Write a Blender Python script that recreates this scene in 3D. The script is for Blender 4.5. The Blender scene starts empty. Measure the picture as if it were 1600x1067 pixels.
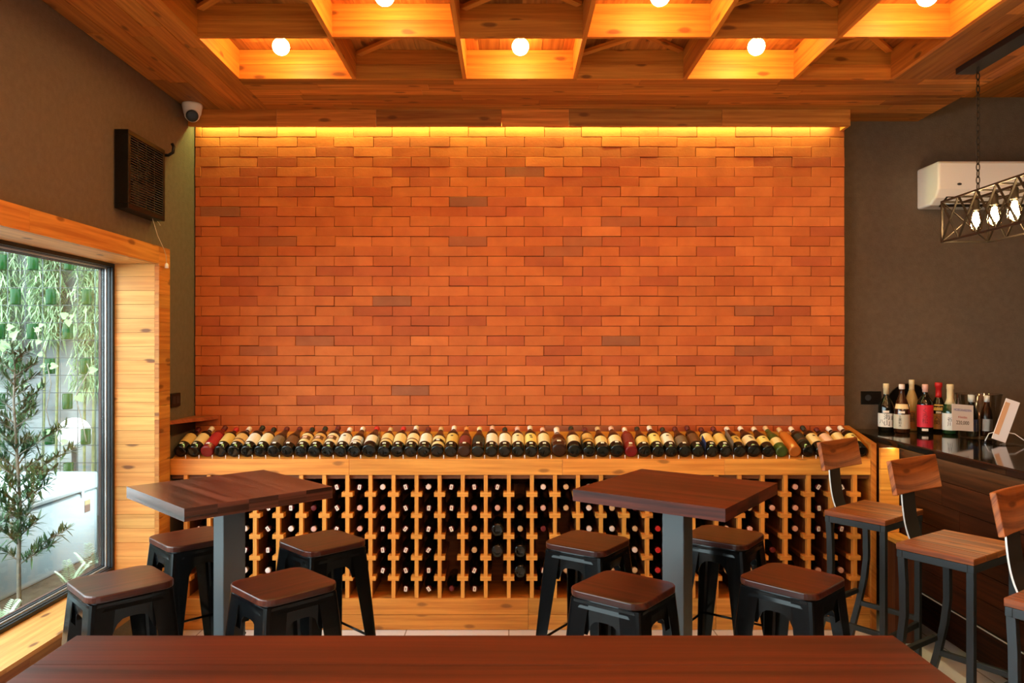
import bpy, bmesh, math, random
from mathutils import Vector, Matrix, Euler
S = bpy.context.scene
COL = S.collection
PI = math.pi
R = math.radians
rng = random.Random(7)

# ------------------------------------------------------------------ materials
M = {}
def nt(name):
    m = bpy.data.materials.new(name); m.use_nodes = True
    t = m.node_tree; t.nodes.clear()
    out = t.nodes.new('ShaderNodeOutputMaterial')
    b = t.nodes.new('ShaderNodeBsdfPrincipled')
    t.links.new(b.outputs[0], out.inputs[0])
    M[name] = m
    return m, t, b, out
def plain(name, col, rough=.5, metal=0., coat=0., noise=0., nscale=20., spec=.5, trans=0., ior=1.45, bump=0., bscale=60.):
    m, t, b, out = nt(name)
    b.inputs['Base Color'].default_value = (*col, 1)
    b.inputs['Roughness'].default_value = rough
    b.inputs['Metallic'].default_value = metal
    b.inputs['Coat Weight'].default_value = coat
    b.inputs['Specular IOR Level'].default_value = spec
    b.inputs['Transmission Weight'].default_value = trans
    b.inputs['IOR'].default_value = ior
    if noise:
        tc = t.nodes.new('ShaderNodeTexCoord'); n = t.nodes.new('ShaderNodeTexNoise')
        n.inputs['Scale'].default_value = nscale; n.inputs['Detail'].default_value = 5
        t.links.new(tc.outputs['Object'], n.inputs['Vector'])
        r = t.nodes.new('ShaderNodeValToRGB')
        r.color_ramp.elements[0].position = .3; r.color_ramp.elements[1].position = .7
        r.color_ramp.elements[0].color = (*[c*(1-noise) for c in col], 1)
        r.color_ramp.elements[1].color = (*[min(1, c*(1+noise)) for c in col], 1)
        t.links.new(n.outputs['Fac'], r.inputs['Fac']); t.links.new(r.outputs['Color'], b.inputs['Base Color'])
    if bump:
        tc = t.nodes.new('ShaderNodeTexCoord'); n = t.nodes.new('ShaderNodeTexNoise')
        n.inputs['Scale'].default_value = bscale; n.inputs['Detail'].default_value = 4
        t.links.new(tc.outputs['Object'], n.inputs['Vector'])
        bp = t.nodes.new('ShaderNodeBump'); bp.inputs['Strength'].default_value = bump; bp.inputs['Distance'].default_value = .01
        t.links.new(n.outputs['Fac'], bp.inputs['Height']); t.links.new(bp.outputs['Normal'], b.inputs['Normal'])
    return m
def wood(name, c0, c1, rough=.45, sx=1.6, sy=38., knots=.5, coat=0., bump=.15, knotcol=(.12, .035, .01), spec=.35, dist=.9, p0=.37, p1=.63):
    """grain runs along UV.x (metres); every board has its own UV offset and tint"""
    m, t, b, out = nt(name)
    N, L = t.nodes, t.links
    uv = N.new('ShaderNodeUVMap')
    mp = N.new('ShaderNodeMapping'); mp.inputs['Scale'].default_value = (sx, sy, 1)
    mw = N.new('ShaderNodeMapping'); mw.inputs['Scale'].default_value = (.9, 5, 1); L.new(uv.outputs[0], mw.inputs['Vector'])
    nw = N.new('ShaderNodeTexNoise'); nw.inputs['Scale'].default_value = 1; nw.inputs['Detail'].default_value = 1; L.new(mw.outputs[0], nw.inputs['Vector'])
    wv = N.new('ShaderNodeVectorMath'); wv.operation = 'MULTIPLY'; wv.inputs[1].default_value = (0, .035*dist, 0); L.new(nw.outputs['Color'], wv.inputs[0])
    wa = N.new('ShaderNodeVectorMath'); wa.operation = 'ADD'; L.new(uv.outputs[0], wa.inputs[0]); L.new(wv.outputs[0], wa.inputs[1])
    L.new(wa.outputs[0], mp.inputs['Vector'])
    n = N.new('ShaderNodeTexNoise'); n.inputs['Scale'].default_value = 1; n.inputs['Detail'].default_value = 5
    n.inputs['Roughness'].default_value = .6; n.inputs['Distortion'].default_value = .15
    L.new(mp.outputs[0], n.inputs['Vector'])
    r = N.new('ShaderNodeValToRGB')
    r.color_ramp.elements[0].position = p0; r.color_ramp.elements[1].position = p1
    r.color_ramp.elements[0].color = (*c0, 1); r.color_ramp.elements[1].color = (*c1, 1)
    L.new(n.outputs['Fac'], r.inputs['Fac'])
    at = N.new('ShaderNodeAttribute'); at.attribute_name = 'Col'
    mx = N.new('ShaderNodeMix'); mx.data_type = 'RGBA'; mx.blend_type = 'MULTIPLY'; mx.inputs[0].default_value = 1
    L.new(r.outputs['Color'], mx.inputs[6]); L.new(at.outputs['Color'], mx.inputs[7])
    last = mx.outputs[2]
    if knots:
        mp2 = N.new('ShaderNodeMapping'); mp2.inputs['Scale'].default_value = (2.4, 6.5, 1)
        L.new(uv.outputs[0], mp2.inputs['Vector'])
        nd = N.new('ShaderNodeTexNoise'); nd.inputs['Scale'].default_value = 3
        L.new(mp2.outputs[0], nd.inputs['Vector'])
        mv = N.new('ShaderNodeMix'); mv.data_type = 'RGBA'; mv.blend_type = 'ADD'; mv.inputs[0].default_value = .12
        L.new(mp2.outputs[0], mv.inputs[6]); L.new(nd.outputs['Color'], mv.inputs[7])
        v = N.new('ShaderNodeTexVoronoi'); v.voronoi_dimensions = '2D'; v.inputs['Scale'].default_value = 1
        L.new(mv.outputs[2], v.inputs['Vector'])
        r2 = N.new('ShaderNodeValToRGB')
        r2.color_ramp.elements[0].position = .05; r2.color_ramp.elements[1].position = .10
        r2.color_ramp.elements[0].color = (1, 1, 1, 1); r2.color_ramp.elements[1].color = (0, 0, 0, 1)
        L.new(v.outputs['Distance'], r2.inputs['Fac'])
        ml = N.new('ShaderNodeMath'); ml.operation = 'MULTIPLY'; ml.inputs[1].default_value = knots
        L.new(r2.outputs['Color'], ml.inputs[0])
        mk = N.new('ShaderNodeMix'); mk.data_type = 'RGBA'
        L.new(ml.outputs[0], mk.inputs[0]); L.new(last, mk.inputs[6]); mk.inputs[7].default_value = (*knotcol, 1)
        last = mk.outputs[2]
    L.new(last, b.inputs['Base Color'])
    b.inputs['Roughness'].default_value = rough; b.inputs['Coat Weight'].default_value = coat
    b.inputs['Coat Roughness'].default_value = .25
    b.inputs['Specular IOR Level'].default_value = spec
    if bump:
        bp = N.new('ShaderNodeBump'); bp.inputs['Strength'].default_value = bump; bp.inputs['Distance'].default_value = .004
        L.new(n.outputs['Fac'], bp.inputs['Height']); L.new(bp.outputs['Normal'], b.inputs['Normal'])
    return m
def emit(name, col, strength):
    m, t, b, out = nt(name)
    b.inputs['Base Color'].default_value = (*col, 1)
    b.inputs['Emission Color'].default_value = (*col, 1); b.inputs['Emission Strength'].default_value = strength
    return m

wood('pine', (.50, .17, .032), (.74, .31, .062), rough=.5, knots=.7)
wood('pine_light', (.64, .27, .062), (.84, .42, .115), rough=.5, knots=.85)
wood('pine_ceiling', (.42, .125, .020), (.70, .265, .050), rough=.5, knots=.7, bump=0)
wood('pine_coffer', (.56, .17, .022), (.80, .29, .040), rough=.5, knots=.75, bump=0)
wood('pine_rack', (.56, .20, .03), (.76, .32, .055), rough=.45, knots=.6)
wood('rack_inside', (.12, .034, .010), (.22, .066, .017), rough=.6, knots=.0)  # dark wood tone; inside the cells it also imitates shade
wood('walnut_table', (.020, .0038, .002), (.098, .017, .006), rough=.36, sx=.9, sy=24, knots=0, bump=.12, spec=.25, dist=1.6, p0=.40, p1=.60)
wood('walnut_front', (.036, .0055, .002), (.098, .0155, .0045), rough=.40, sx=.7, sy=26, knots=0, bump=.08, spec=.25, dist=1.2)
wood('walnut_grey', (.028, .011, .008), (.12, .042, .027), rough=.24, sx=.9, sy=26, knots=0, bump=.3, spec=.6, dist=2.2, p0=.42, p1=.60)
wood('walnut_seat', (.024, .0045, .0025), (.088, .0165, .007), rough=.28, sx=1.2, sy=28, knots=0, bump=.1, spec=.42, dist=1.5, p0=.40, p1=.62)
wood('bar_planks', (.016, .0045, .0016), (.050, .0125, .004), rough=.55, knots=0, spec=.12)
wood('stool_wood', (.10, .024, .007), (.46, .145, .034), rough=.5, sx=1.1, sy=26, knots=.85, bump=0, dist=1.6, p0=.36, p1=.64)
wood('board_red', (.26, .055, .018), (.38, .09, .03), rough=.45, knots=0)

plain('plaster_taupe', (.128, .092, .062), rough=.85, noise=.10, nscale=30, bump=.35, bscale=120)
plain('plaster_dark', (.05, .04, .03), rough=.85)
plain('mortar_shadow', (.05, .014, .006), rough=.95)
plain('black_metal', (.003, .0034, .004), rough=.17, spec=.22)
plain('grey_steel', (.035, .042, .048), rough=.42, metal=.55, spec=.5)
plain('strap_steel', (.03, .028, .026), rough=.35, metal=.4)
plain('strap_edge', (.75, .72, .68), rough=.3, metal=.6)
plain('post_steel', (.075, .083, .09), rough=.38, metal=.2, spec=.6)
plain('aluminium', (.60, .64, .68), rough=.3, metal=.6)
plain('frame_black', (.012, .014, .018), rough=.4)
plain('frame_grey', (.03, .036, .045), rough=.4)
plain('brown_steel', (.10, .045, .035), rough=.6)
plain('white_plastic', (.90, .88, .86), rough=.32, spec=.5)
plain('dark_plastic', (.007, .006, .005), rough=.4, spec=.3)
plain('granite', (.010, .009, .008), rough=.07, noise=.5, nscale=180, spec=.6)
plain('lamp_iron', (.03, .024, .018), rough=.42, metal=.5)
plain('brass', (.45, .30, .12), rough=.35, metal=.9)
plain('white_ceramic', (.90, .89, .87), rough=.4)
plain('cable_white', (.55, .47, .38), rough=.5)
plain('paper', (.80, .78, .80), rough=.7)
plain('ink_blue', (.06, .10, .45), rough=.7)
plain('ink_red', (.50, .06, .06), rough=.7)
plain('ink_dark', (.02, .018, .02), rough=.7)
plain('ink_maroon', (.20, .006, .012), rough=.6)
plain('wire', (.07, .085, .085), rough=.5)
plain('bottle_dark', (.006, .006, .005), rough=.09, spec=.6)
plain('bottle_brown', (.035, .010, .004), rough=.1, spec=.6)
plain('bottle_green', (.01, .035, .012), rough=.1, spec=.6)
plain('bottle_olive', (.05, .085, .015), rough=.12, spec=.6)
plain('bottle_amber', (.45, .13, .02), rough=.12, spec=.6)
plain('bottle_nigori', (.42, .29, .11), rough=.15, spec=.6)
plain('bottle_red', (.20, .012, .012), rough=.2, spec=.5)
plain('green_glass', (.004, .052, .010), rough=.25, spec=.22)
plain('cane', (.22, .24, .10), rough=.6, noise=.3)
plain('bark', (.20, .17, .13), rough=.8, noise=.3, nscale=30)
plain('leaf_bamboo', (.34, .47, .26), rough=.5, noise=.3, nscale=3)
plain('leaf_dark', (.045, .105, .04), rough=.4, noise=.4, nscale=8)
plain('leaf_vine', (.17, .30, .10), rough=.4, noise=.3, nscale=6)
plain('leaf_pale', (.60, .76, .55), rough=.45, noise=.25, nscale=15)
plain('soil', (.06, .05, .035), rough=.95, noise=.5, nscale=14)
plain('concrete', (.25, .27, .27), rough=.9, noise=.45, nscale=3.2, bump=.4, bscale=18)
plain('freezer_white', (.27, .32, .335), rough=.28, spec=.5)
plain('freezer_lid', (.60, .64, .68), rough=.3, spec=.5)
plain('sticker_brown', (.09, .035, .02), rough=.6)
plain('sticker_gold', (.32, .24, .10), rough=.6)
plain('white_globe', (.90, .90, .90), rough=.4)
for nm, c in dict(cream=(.78, .60, .32), tan=(.62, .38, .14), white=(.80, .70, .62), pale=(.80, .64, .42), gold=(.70, .48, .16),
                  red=(.40, .012, .02), brown=(.13, .05, .022), grey=(.16, .11, .075), black=(.02, .018, .014), pink=(.72, .46, .36),
                  orange=(.70, .40, .22), maroon=(.17, .02, .02), green=(.03, .16, .03), amber=(.48, .15, .03), navy=(.02, .03, .10),
                  yellow=(.80, .62, .22), sake_white=(.76, .72, .66), sake_grey=(.55, .50, .40), sake_red=(.60, .012, .03), sake_orange=(.45, .17, .04)).items():
    plain('paper_'+nm, c, rough=.55)
for nm, c in dict(white=(.80, .66, .60), pink=(.72, .40, .33), red=(.55, .02, .02), black=(.02, .015, .012), maroon=(.12, .012, .015), cork=(.60, .38, .20), gold=(.62, .40, .12), orange=(.70, .24, .07), cream=(.72, .58, .34)).items():
    plain('foil_'+nm, c, rough=.4, spec=.4)

# brick: colour comes from each brick, plus fired-clay mottling
m, t, b, out = nt('brick')
at = t.nodes.new('ShaderNodeAttribute'); at.attribute_name = 'Col'
tc = t.nodes.new('ShaderNodeTexCoord')
n1 = t.nodes.new('ShaderNodeTexNoise'); n1.inputs['Scale'].default_value = 9; n1.inputs['Detail'].default_value = 5
t.links.new(tc.outputs['Object'], n1.inputs['Vector'])
rp = t.nodes.new('ShaderNodeValToRGB'); rp.color_ramp.elements[0].position = .3; rp.color_ramp.elements[1].position = .68
rp.color_ramp.elements[0].color = (.86, .82, .80, 1); rp.color_ramp.elements[1].color = (1.05, 1.06, 1.05, 1)
t.links.new(n1.outputs['Fac'], rp.inputs['Fac'])
mx = t.nodes.new('ShaderNodeMix'); mx.data_type = 'RGBA'; mx.blend_type = 'MULTIPLY'; mx.inputs[0].default_value = 1
t.links.new(at.outputs['Color'], mx.inputs[6]); t.links.new(rp.outputs['Color'], mx.inputs[7])
t.links.new(mx.outputs[2], b.inputs['Base Color']); b.inputs['Roughness'].default_value = .8; b.inputs['Specular IOR Level'].default_value = .25
n2 = t.nodes.new('ShaderNodeTexNoise'); n2.inputs['Scale'].default_value = 70; n2.inputs['Detail'].default_value = 4
t.links.new(tc.outputs['Object'], n2.inputs['Vector'])
bp = t.nodes.new('ShaderNodeBump'); bp.inputs['Strength'].default_value = .25; bp.inputs['Distance'].default_value = .006
t.links.new(n2.outputs['Fac'], bp.inputs['Height']); t.links.new(bp.outputs['Normal'], b.inputs['Normal'])

# floor tiles
m, t, b, out = nt('floor_tile')
tc = t.nodes.new('ShaderNodeTexCoord'); br = t.nodes.new('ShaderNodeTexBrick')
br.offset = 0; br.inputs['Scale'].default_value = 1; br.inputs['Brick Width'].default_value = .6; br.inputs['Row Height'].default_value = .6
br.inputs['Mortar Size'].default_value = .004; br.inputs['Color1'].default_value = (.72, .73, .74, 1); br.inputs['Color2'].default_value = (.69, .70, .70, 1); br.inputs['Mortar'].default_value = (.25, .22, .18, 1)
t.links.new(tc.outputs['Object'], br.inputs['Vector']); t.links.new(br.outputs['Color'], b.inputs['Base Color']); b.inputs['Roughness'].default_value = .3

def clear(name, tint=(1, 1, 1), k=.06, rough=.02):
    """clear sheet: straight-through view with a weak mirror reflection"""
    m = bpy.data.materials.new(name); m.use_nodes = True; t = m.node_tree; t.nodes.clear(); M[name] = m
    o = t.nodes.new('ShaderNodeOutputMaterial'); a = t.nodes.new('ShaderNodeBsdfTransparent'); g = t.nodes.new('ShaderNodeBsdfGlossy')
    a.inputs[0].default_value = (*tint, 1); g.inputs['Roughness'].default_value = rough
    x = t.nodes.new('ShaderNodeMixShader'); lw = t.nodes.new('ShaderNodeLayerWeight'); lw.inputs[0].default_value = .12
    ml = t.nodes.new('ShaderNodeMath'); ml.operation = 'MULTIPLY_ADD'; ml.inputs[1].default_value = .6; ml.inputs[2].default_value = k
    t.links.new(lw.outputs['Fresnel'], ml.inputs[0]); t.links.new(ml.outputs[0], x.inputs[0])
    t.links.new(a.outputs[0], x.inputs[1]); t.links.new(g.outputs[0], x.inputs[2]); t.links.new(x.outputs[0], o.inputs[0])
clear('pane_glass', (.93, .98, .96), .02)
clear('acrylic', (.95, .96, .96), .07, .04)
clear('bulb_clear', (.95, .88, .76), .05)
emit('bulb_glow', (1, .60, .20), 120.)
emit('filament', (1, .70, .36), 110.)

# ------------------------------------------------------------------ mesh builder
class MB:
    def __init__(s): s.v = []; s.f = []; s.uv = []; s.mi = []; s.sm = []; s.c = []
    def face(s, idx, uvs, mi=0, sm=False, col=(1, 1, 1)):
        s.f.append(idx); s.uv.append(uvs); s.mi.append(mi); s.sm.append(sm); s.c.append(col)
    def box(s, lo, hi, mat=None, mi=0, col=(1, 1, 1), jit=0, grain=None):
        d = [hi[i]-lo[i] for i in range(3)]
        ax = grain if grain is not None else max(range(3), key=lambda i: d[i])
        ou, ov = rng.uniform(0, 90), rng.uniform(0, 90)
        base = len(s.v)
        for k in range(8):
            p = Vector([hi[i] if (k >> i) & 1 else lo[i] for i in range(3)])
            if jit: p += Vector([rng.uniform(-jit, jit) for _ in range(3)])
            s.v.append(mat @ p if mat else p)
        loc = [[hi[i] if (k >> i) & 1 else lo[i] for i in range(3)] for k in range(8)]
        for q, na in (((0, 4, 6, 2), 0), ((1, 3, 7, 5), 0), ((0, 1, 5, 4), 1), ((2, 6, 7, 3), 1), ((0, 2, 3, 1), 2), ((4, 5, 7, 6), 2)):
            oth = [i for i in range(3) if i != na]
            if ax in oth: ua = ax; va = [i for i in oth if i != ax][0]
            else: ua, va = oth
            s.face([base+k for k in q], [(loc[k][ua]*(1 if ax in oth else .15)+ou, loc[k][va]+ov) for k in q], mi, False, col)
    def bar(s, a, b, w, h, mi=0, col=(1, 1, 1), up=(0, 0, 1)):
        a, b = Vector(a), Vector(b); z = (b-a); l = z.length; z.normalize()
        u = Vector(up)
        if abs(z.dot(u)) > .99: u = Vector((1, 0, 0))
        x = u.cross(z).normalized(); y = z.cross(x)
        mt = Matrix((x, y, z)).transposed().to_4x4(); mt.translation = a
        s.box((-w/2, -h/2, 0), (w/2, h/2, l), mt, mi, col, grain=2)
    def loft(s, rings, closed=True, caps=True, mi=0, sm=True, col=(1, 1, 1), mis=None):
        """rings: lists of points, same count"""
        ou, ov = rng.uniform(0, 90), rng.uniform(0, 90)
        base = len(s.v); n = len(rings[0])
        for r in rings: s.v.extend(Vector(p) for p in r)
        lu = 0; lus = [0]
        for k in range(1, len(rings)):
            lu += (Vector(rings[k][0])-Vector(rings[k-1][0])).length; lus.append(lu)
        for k in range(len(rings)-1):
            for i in range(n if closed else n-1):
                j = (i+1) % n
                a = base+k*n
                s.face([a+i, a+j, a+n+j, a+n+i], [(lus[k]+ou, i*.02+ov), (lus[k]+ou, (i+1)*.02+ov), (lus[k+1]+ou, (i+1)*.02+ov), (lus[k+1]+ou, i*.02+ov)], mis[k] if mis else mi, sm, col)
        if caps and closed:
            for k, rev in ((0, True), (len(rings)-1, False)):
                ids = [base+k*n+i for i in range(n)]
                if rev: ids = ids[::-1]
                s.face(ids, [(s.v[i].x+ou, s.v[i].y+ov) for i in ids], (mis[0 if rev else -1] if mis else mi), False, col)
    def tube(s, pts, r, n=8, mi=0, caps=True, closed=False, col=(1, 1, 1)):
        pts = [Vector(p) for p in pts]; rings = []
        rs = r if isinstance(r, (list, tuple)) else [r]*len(pts)
        prev = None
        for k, p in enumerate(pts):
            if closed: t = pts[(k+1) % len(pts)]-pts[k-1]
            else: t = pts[min(k+1, len(pts)-1)]-pts[max(k-1, 0)]
            t.normalize()
            if prev is None:
                u = Vector((0, 0, 1)) if abs(t.z) < .9 else Vector((1, 0, 0))
                x = u.cross(t).normalized()
            else:
                x = (prev-t*prev.dot(t)).normalized()
            prev = x; y = t.cross(x)
            rings.append([p+(x*math.cos(2*PI*i/n)+y*math.sin(2*PI*i/n))*rs[k] for i in range(n)])
        if closed: rings.append(rings[0])
        s.loft(rings, True, caps and not closed, mi, True, col)
    def lathe(s, prof, n=20, mat=None, mi=0, col=(1, 1, 1), mis=None, sm=True):
        rings = []
        for r, z in prof:
            ring = [Vector((r*math.cos(2*PI*i/n), r*math.sin(2*PI*i/n), z)) for i in range(n)]
            rings.append([mat @ p for p in ring] if mat else ring)
        s.loft(rings, True, True, mi, sm, col, mis)
    def prism(s, poly, z0, z1, mat=None, mi=0, col=(1, 1, 1), sm=False):
        """poly in xy counter-clockwise; grain runs along x"""
        ou, ov = rng.uniform(0, 90), rng.uniform(0, 90)
        base = len(s.v); n = len(poly)
        for z in (z0, z1):
            for p in poly:
                q = Vector((p[0], p[1], z)); s.v.append(mat @ q if mat else q)
        uv = [(p[0]+ou, p[1]+ov) for p in poly]
        s.face([base+i for i in range(n)][::-1], uv[::-1], mi, False, col)
        s.face([base+n+i for i in range(n)], uv, mi, False, col)
        for i in range(n):
            j = (i+1) % n
            s.face([base+i, base+j, base+n+j, base+n+i], [uv[i], uv[j], (uv[j][0], uv[j][1]+z1-z0), (uv[i][0], uv[i][1]+z1-z0)], mi, sm, col)
    def arc(s, r, z0, z1, a0, a1, th=.0006, n=10, mat=None, mi=0):
        """thin curved sheet (a label) wrapped round local z"""
        rings = []
        for i in range(n+1):
            a = a0+(a1-a0)*i/n; c, sn = math.cos(a), math.sin(a)
            ring = [Vector(((r+th)*c, (r+th)*sn, z0)), Vector(((r+th)*c, (r+th)*sn, z1)), Vector((r*c, r*sn, z1)), Vector((r*c, r*sn, z0))]
            rings.append([mat @ p for p in ring] if mat else ring)
        s.loft(rings, True, True, mi, False)
    def mesh(s, name, mats):
        me = bpy.data.meshes.new(name)
        me.from_pydata([tuple(p) for p in s.v], [], s.f)
        if isinstance(mats, str): mats = [mats]
        for x in mats: me.materials.append(M[x])
        me.polygons.foreach_set('material_index', s.mi); me.polygons.foreach_set('use_smooth', s.sm)
        me.uv_layers.new(name='UVMap'); me.color_attributes.new('Col', 'FLOAT_COLOR', 'CORNER')
        fu = []; fc = []
        for k, f in enumerate(s.f):
            for q in s.uv[k]: fu.extend(q)
            c = s.c[k]
            for _ in f: fc.extend((c[0], c[1], c[2], 1))
        me.uv_layers['UVMap'].data.foreach_set('uv', fu); me.color_attributes['Col'].data.foreach_set('color', fc)
        me.update()
        return me
    def build(s, name, mats, parent=None, bevel=0, seg=2):
        o = bpy.data.objects.new(name, s.mesh(name, mats)); COL.objects.link(o)
        if parent: o.parent = parent
        if bevel:
            bm = o.modifiers.new('Bevel', 'BEVEL'); bm.width = bevel; bm.segments = seg; bm.limit_method = 'ANGLE'; bm.angle_limit = R(40)
        return o
def tag(o, label=None, cat=None, group=None, kind=None):
    if label: o['label'] = label
    if cat: o['category'] = cat
    if group: o['group'] = group
    if kind: o['kind'] = kind
    return o
def thing(name, label, cat, loc=(0, 0, 0), rz=0, group=None, rot=None):
    o = bpy.data.objects.new(name, None); COL.objects.link(o)
    o.location = loc; o.rotation_euler = rot if rot else (0, 0, rz); o.empty_display_size = .05
    return tag(o, label, cat, group)
def struct(o): o['kind'] = 'structure'; return o
KIDS = {}
def dup(root, loc, rz=None, label=None, group=None):
    """a copy of a thing with copies of its parts and sub-parts"""
    c = root.copy(); COL.objects.link(c); c.location = loc
    if rz is not None: c.rotation_euler = (0, 0, rz)
    tag(c, label, None, group)
    for ch in [o for o in COL.objects if o.parent == root]:
        k = ch.copy(); COL.objects.link(k); k.parent = c
        for g in [o for o in COL.objects if o.parent == ch]:
            q = g.copy(); COL.objects.link(q); q.parent = k
    return c
def rsq(w, d, r, n=5):
    """rounded rectangle, counter-clockwise"""
    p = []
    for cx, cy, a in ((w/2-r, d/2-r, 0), (-w/2+r, d/2-r, 90), (-w/2+r, -d/2+r, 180), (w/2-r, -d/2+r, 270)):
        for i in range(n+1):
            q = R(a+90*i/n); p.append((cx+r*math.cos(q), cy+r*math.sin(q)))
    return p
ORD = 'first second third fourth fifth sixth seventh eighth ninth tenth eleventh twelfth thirteenth fourteenth fifteenth sixteenth seventeenth eighteenth nineteenth twentieth'.split()
def ordinal(n):
    if n <= 20: return ORD[n-1]
    t, u = divmod(n, 10)
    tens = {2: 'twenty', 3: 'thirty', 4: 'forty', 5: 'fifty'}[t]
    return {20: 'twentieth', 30: 'thirtieth', 40: 'fortieth', 50: 'fiftieth'}[n] if u == 0 else tens+'-'+ORD[u-1]
def tint(lo=.75, hi=1.1, warm=.06):
    k = rng.uniform(lo, hi); w = rng.uniform(-warm, warm)
    return (k*(1+w*.5), k*(1-w), k*(1-w*1.5))
def planks(mb, x0, x1, y0, y1, z0, z1, along, width, lmin=.6, lmax=1.4, gap=.002, lo=.5, hi=1.15):
    """boards laid in a horizontal or (via mat) other plane"""
    a0, a1, b0, b1 = (x0, x1, y0, y1) if along == 'x' else (y0, y1, x0, x1)
    nb = max(1, round((b1-b0)/width)); w = (b1-b0)/nb
    for i in range(nb):
        a = a0; first = True
        while a < a1-1e-6:
            l = rng.uniform(lmin, lmax)*(rng.uniform(.3, 1) if first else 1); first = False
            e = a1 if a+l > a1-.25 else a+l
            bl, bh = b0+i*w+gap/2, b0+(i+1)*w-gap/2
            dz = rng.uniform(0, .0015)
            if along == 'x': mb.box((a+gap/2, bl, z0+dz), (e-gap/2, bh, z1), col=tint(lo, hi), grain=0)
            else: mb.box((bl, a+gap/2, z0+dz), (bh, e-gap/2, z1), col=tint(lo, hi), grain=1)
            a = e
def text_mesh(txt, size, mat, name, extrude=.0003):
    cu = bpy.data.curves.new(name, 'FONT'); cu.body = txt; cu.size = size; cu.align_x = 'CENTER'; cu.align_y = 'CENTER'; cu.extrude = extrude
    cu.space_line = .95; cu.resolution_u = 3
    to = bpy.data.objects.new(name, cu); COL.objects.link(to)
    dg = bpy.context.evaluated_depsgraph_get(); dg.update()
    me = bpy.data.meshes.new_from_object(to.evaluated_get(dg))
    bpy.data.objects.remove(to); bpy.data.curves.remove(cu)
    me.materials.clear(); me.materials.append(M[mat]); me.name = name
    return me

# ------------------------------------------------------------------ camera  (1600x1067, f = 1156 px)
cam = bpy.data.cameras.new('camera'); co = bpy.data.objects.new('camera', cam); COL.objects.link(co)
co.location = (0, 0, 1.65); co.rotation_euler = (R(90), 0, 0)
cam.sensor_width = 36; cam.lens = 1156/1600*36; cam.shift_x = 5/1600; cam.shift_y = 11.5/1600
cam.clip_start = .05
S.camera = co
PX = lambda u, y: (u-795)*y/1156
PZ = lambda v, y: 1.65-(v-545)*y/1156

# ------------------------------------------------------------------ the room
ZC, ZU = 3.138, 3.297          # lower and upper wooden ceiling
YB, YG = 4.70, 4.85            # brick face, plaster wall face
f = MB(); f.box((-2.25, -3, -.1), (5.1, 5.0, 0)); struct(f.build('floor', 'floor_tile'))
# left wall with the window opening  y .6..4.177, z .40..2.13
WY0, WY1, WZ0, WZ1 = -2.2, 4.177, .40, 2.13  # near end lengthened out of view to let in more daylight
f = MB()
f.box((-2.24, -3, 0), (-2.0, WY0-.02, 3.4)); f.box((-2.24, WY1+.02, 0), (-2.0, 5.0, 3.4))
f.box((-2.24, WY0-.02, 0), (-2.0, WY1+.02, WZ0-.02)); f.box((-2.24, WY0-.02, WZ1+.02), (-2.0, WY1+.02, 3.4))
struct(f.build('wall_left', 'plaster_taupe'))
f = MB(); f.box((-2.0, YG, 0), (5.1, 5.0, 3.4)); struct(f.build('wall_back', 'plaster_taupe'))
f = MB(); f.box((5.0, -3, 0), (5.1, 4.85, 3.4)); struct(f.build('wall_right', 'plaster_taupe'))
f = MB(); f.box((-2.24, -3.1, 2.5), (5.1, -3, 3.4)); f.box((-2.24, -3.1, 0), (5.1, -3, 2.5))
struct(f.build('wall_front', 'plaster_taupe'))
# brick wall: every brick its own block inside the wall mesh
f = MB()
RH, BL = .0632, .2423
zt = 2.996; xr = 2.135
pal = [(.57, .150, .038), (.54, .138, .034), (.60, .165, .042), (.51, .122, .032), (.55, .145, .036), (.46, .108, .034)]
odd = [(.34, .115, .05), (.40, .12, .045), (.32, .115, .055), (.42, .12, .042)]
def jx(r_, k_): return random.Random(r_*977+k_).uniform(-.006, .006)
for row in range(-2, 31):
    z1 = zt-row*RH; z0 = z1-RH
    off = -.866 if row % 2 == 0 else -.988
    k0 = math.floor((-2.0-off)/BL)
    for k in range(k0, 40):
        a = off+k*BL+jx(row, k); e = off+(k+1)*BL+jx(row, k+1)
        if a > xr: break
        lo_, hi_ = max(a, -1.995), min(e, xr)
        if hi_-lo_ < .01: continue
        c = Vector(odd[rng.randrange(4)]) if rng.random() < .04 else Vector(pal[rng.randrange(6)])
        c *= rng.uniform(.93, 1.06)
        dy = rng.uniform(0, .004); dz = rng.uniform(-.0012, .0012)
        mt = Matrix.Translation(((lo_+hi_)/2, YB+dy, (z0+z1)/2+dz)) @ Matrix.Rotation(rng.uniform(-.006, .006), 4, 'Y') @ Matrix.Rotation(rng.uniform(-.012, .012), 4, 'Z') @ Matrix.Rotation(rng.uniform(-.02, .05), 4, 'X')
        g = .0013
        f.box((-(hi_-lo_)/2+g, 0, -RH/2+g*.9), ((hi_-lo_)/2-g, .09, RH/2-g*.9), mt, 0, tuple(c), jit=.0008)
f.box((-1.995, YB+.025, 1.0), (xr-.003, YG-.002, 3.13), mi=1)
struct(f.build('wall_brick', ['brick', 'mortar_shadow'], bevel=.002, seg=1))

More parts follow.
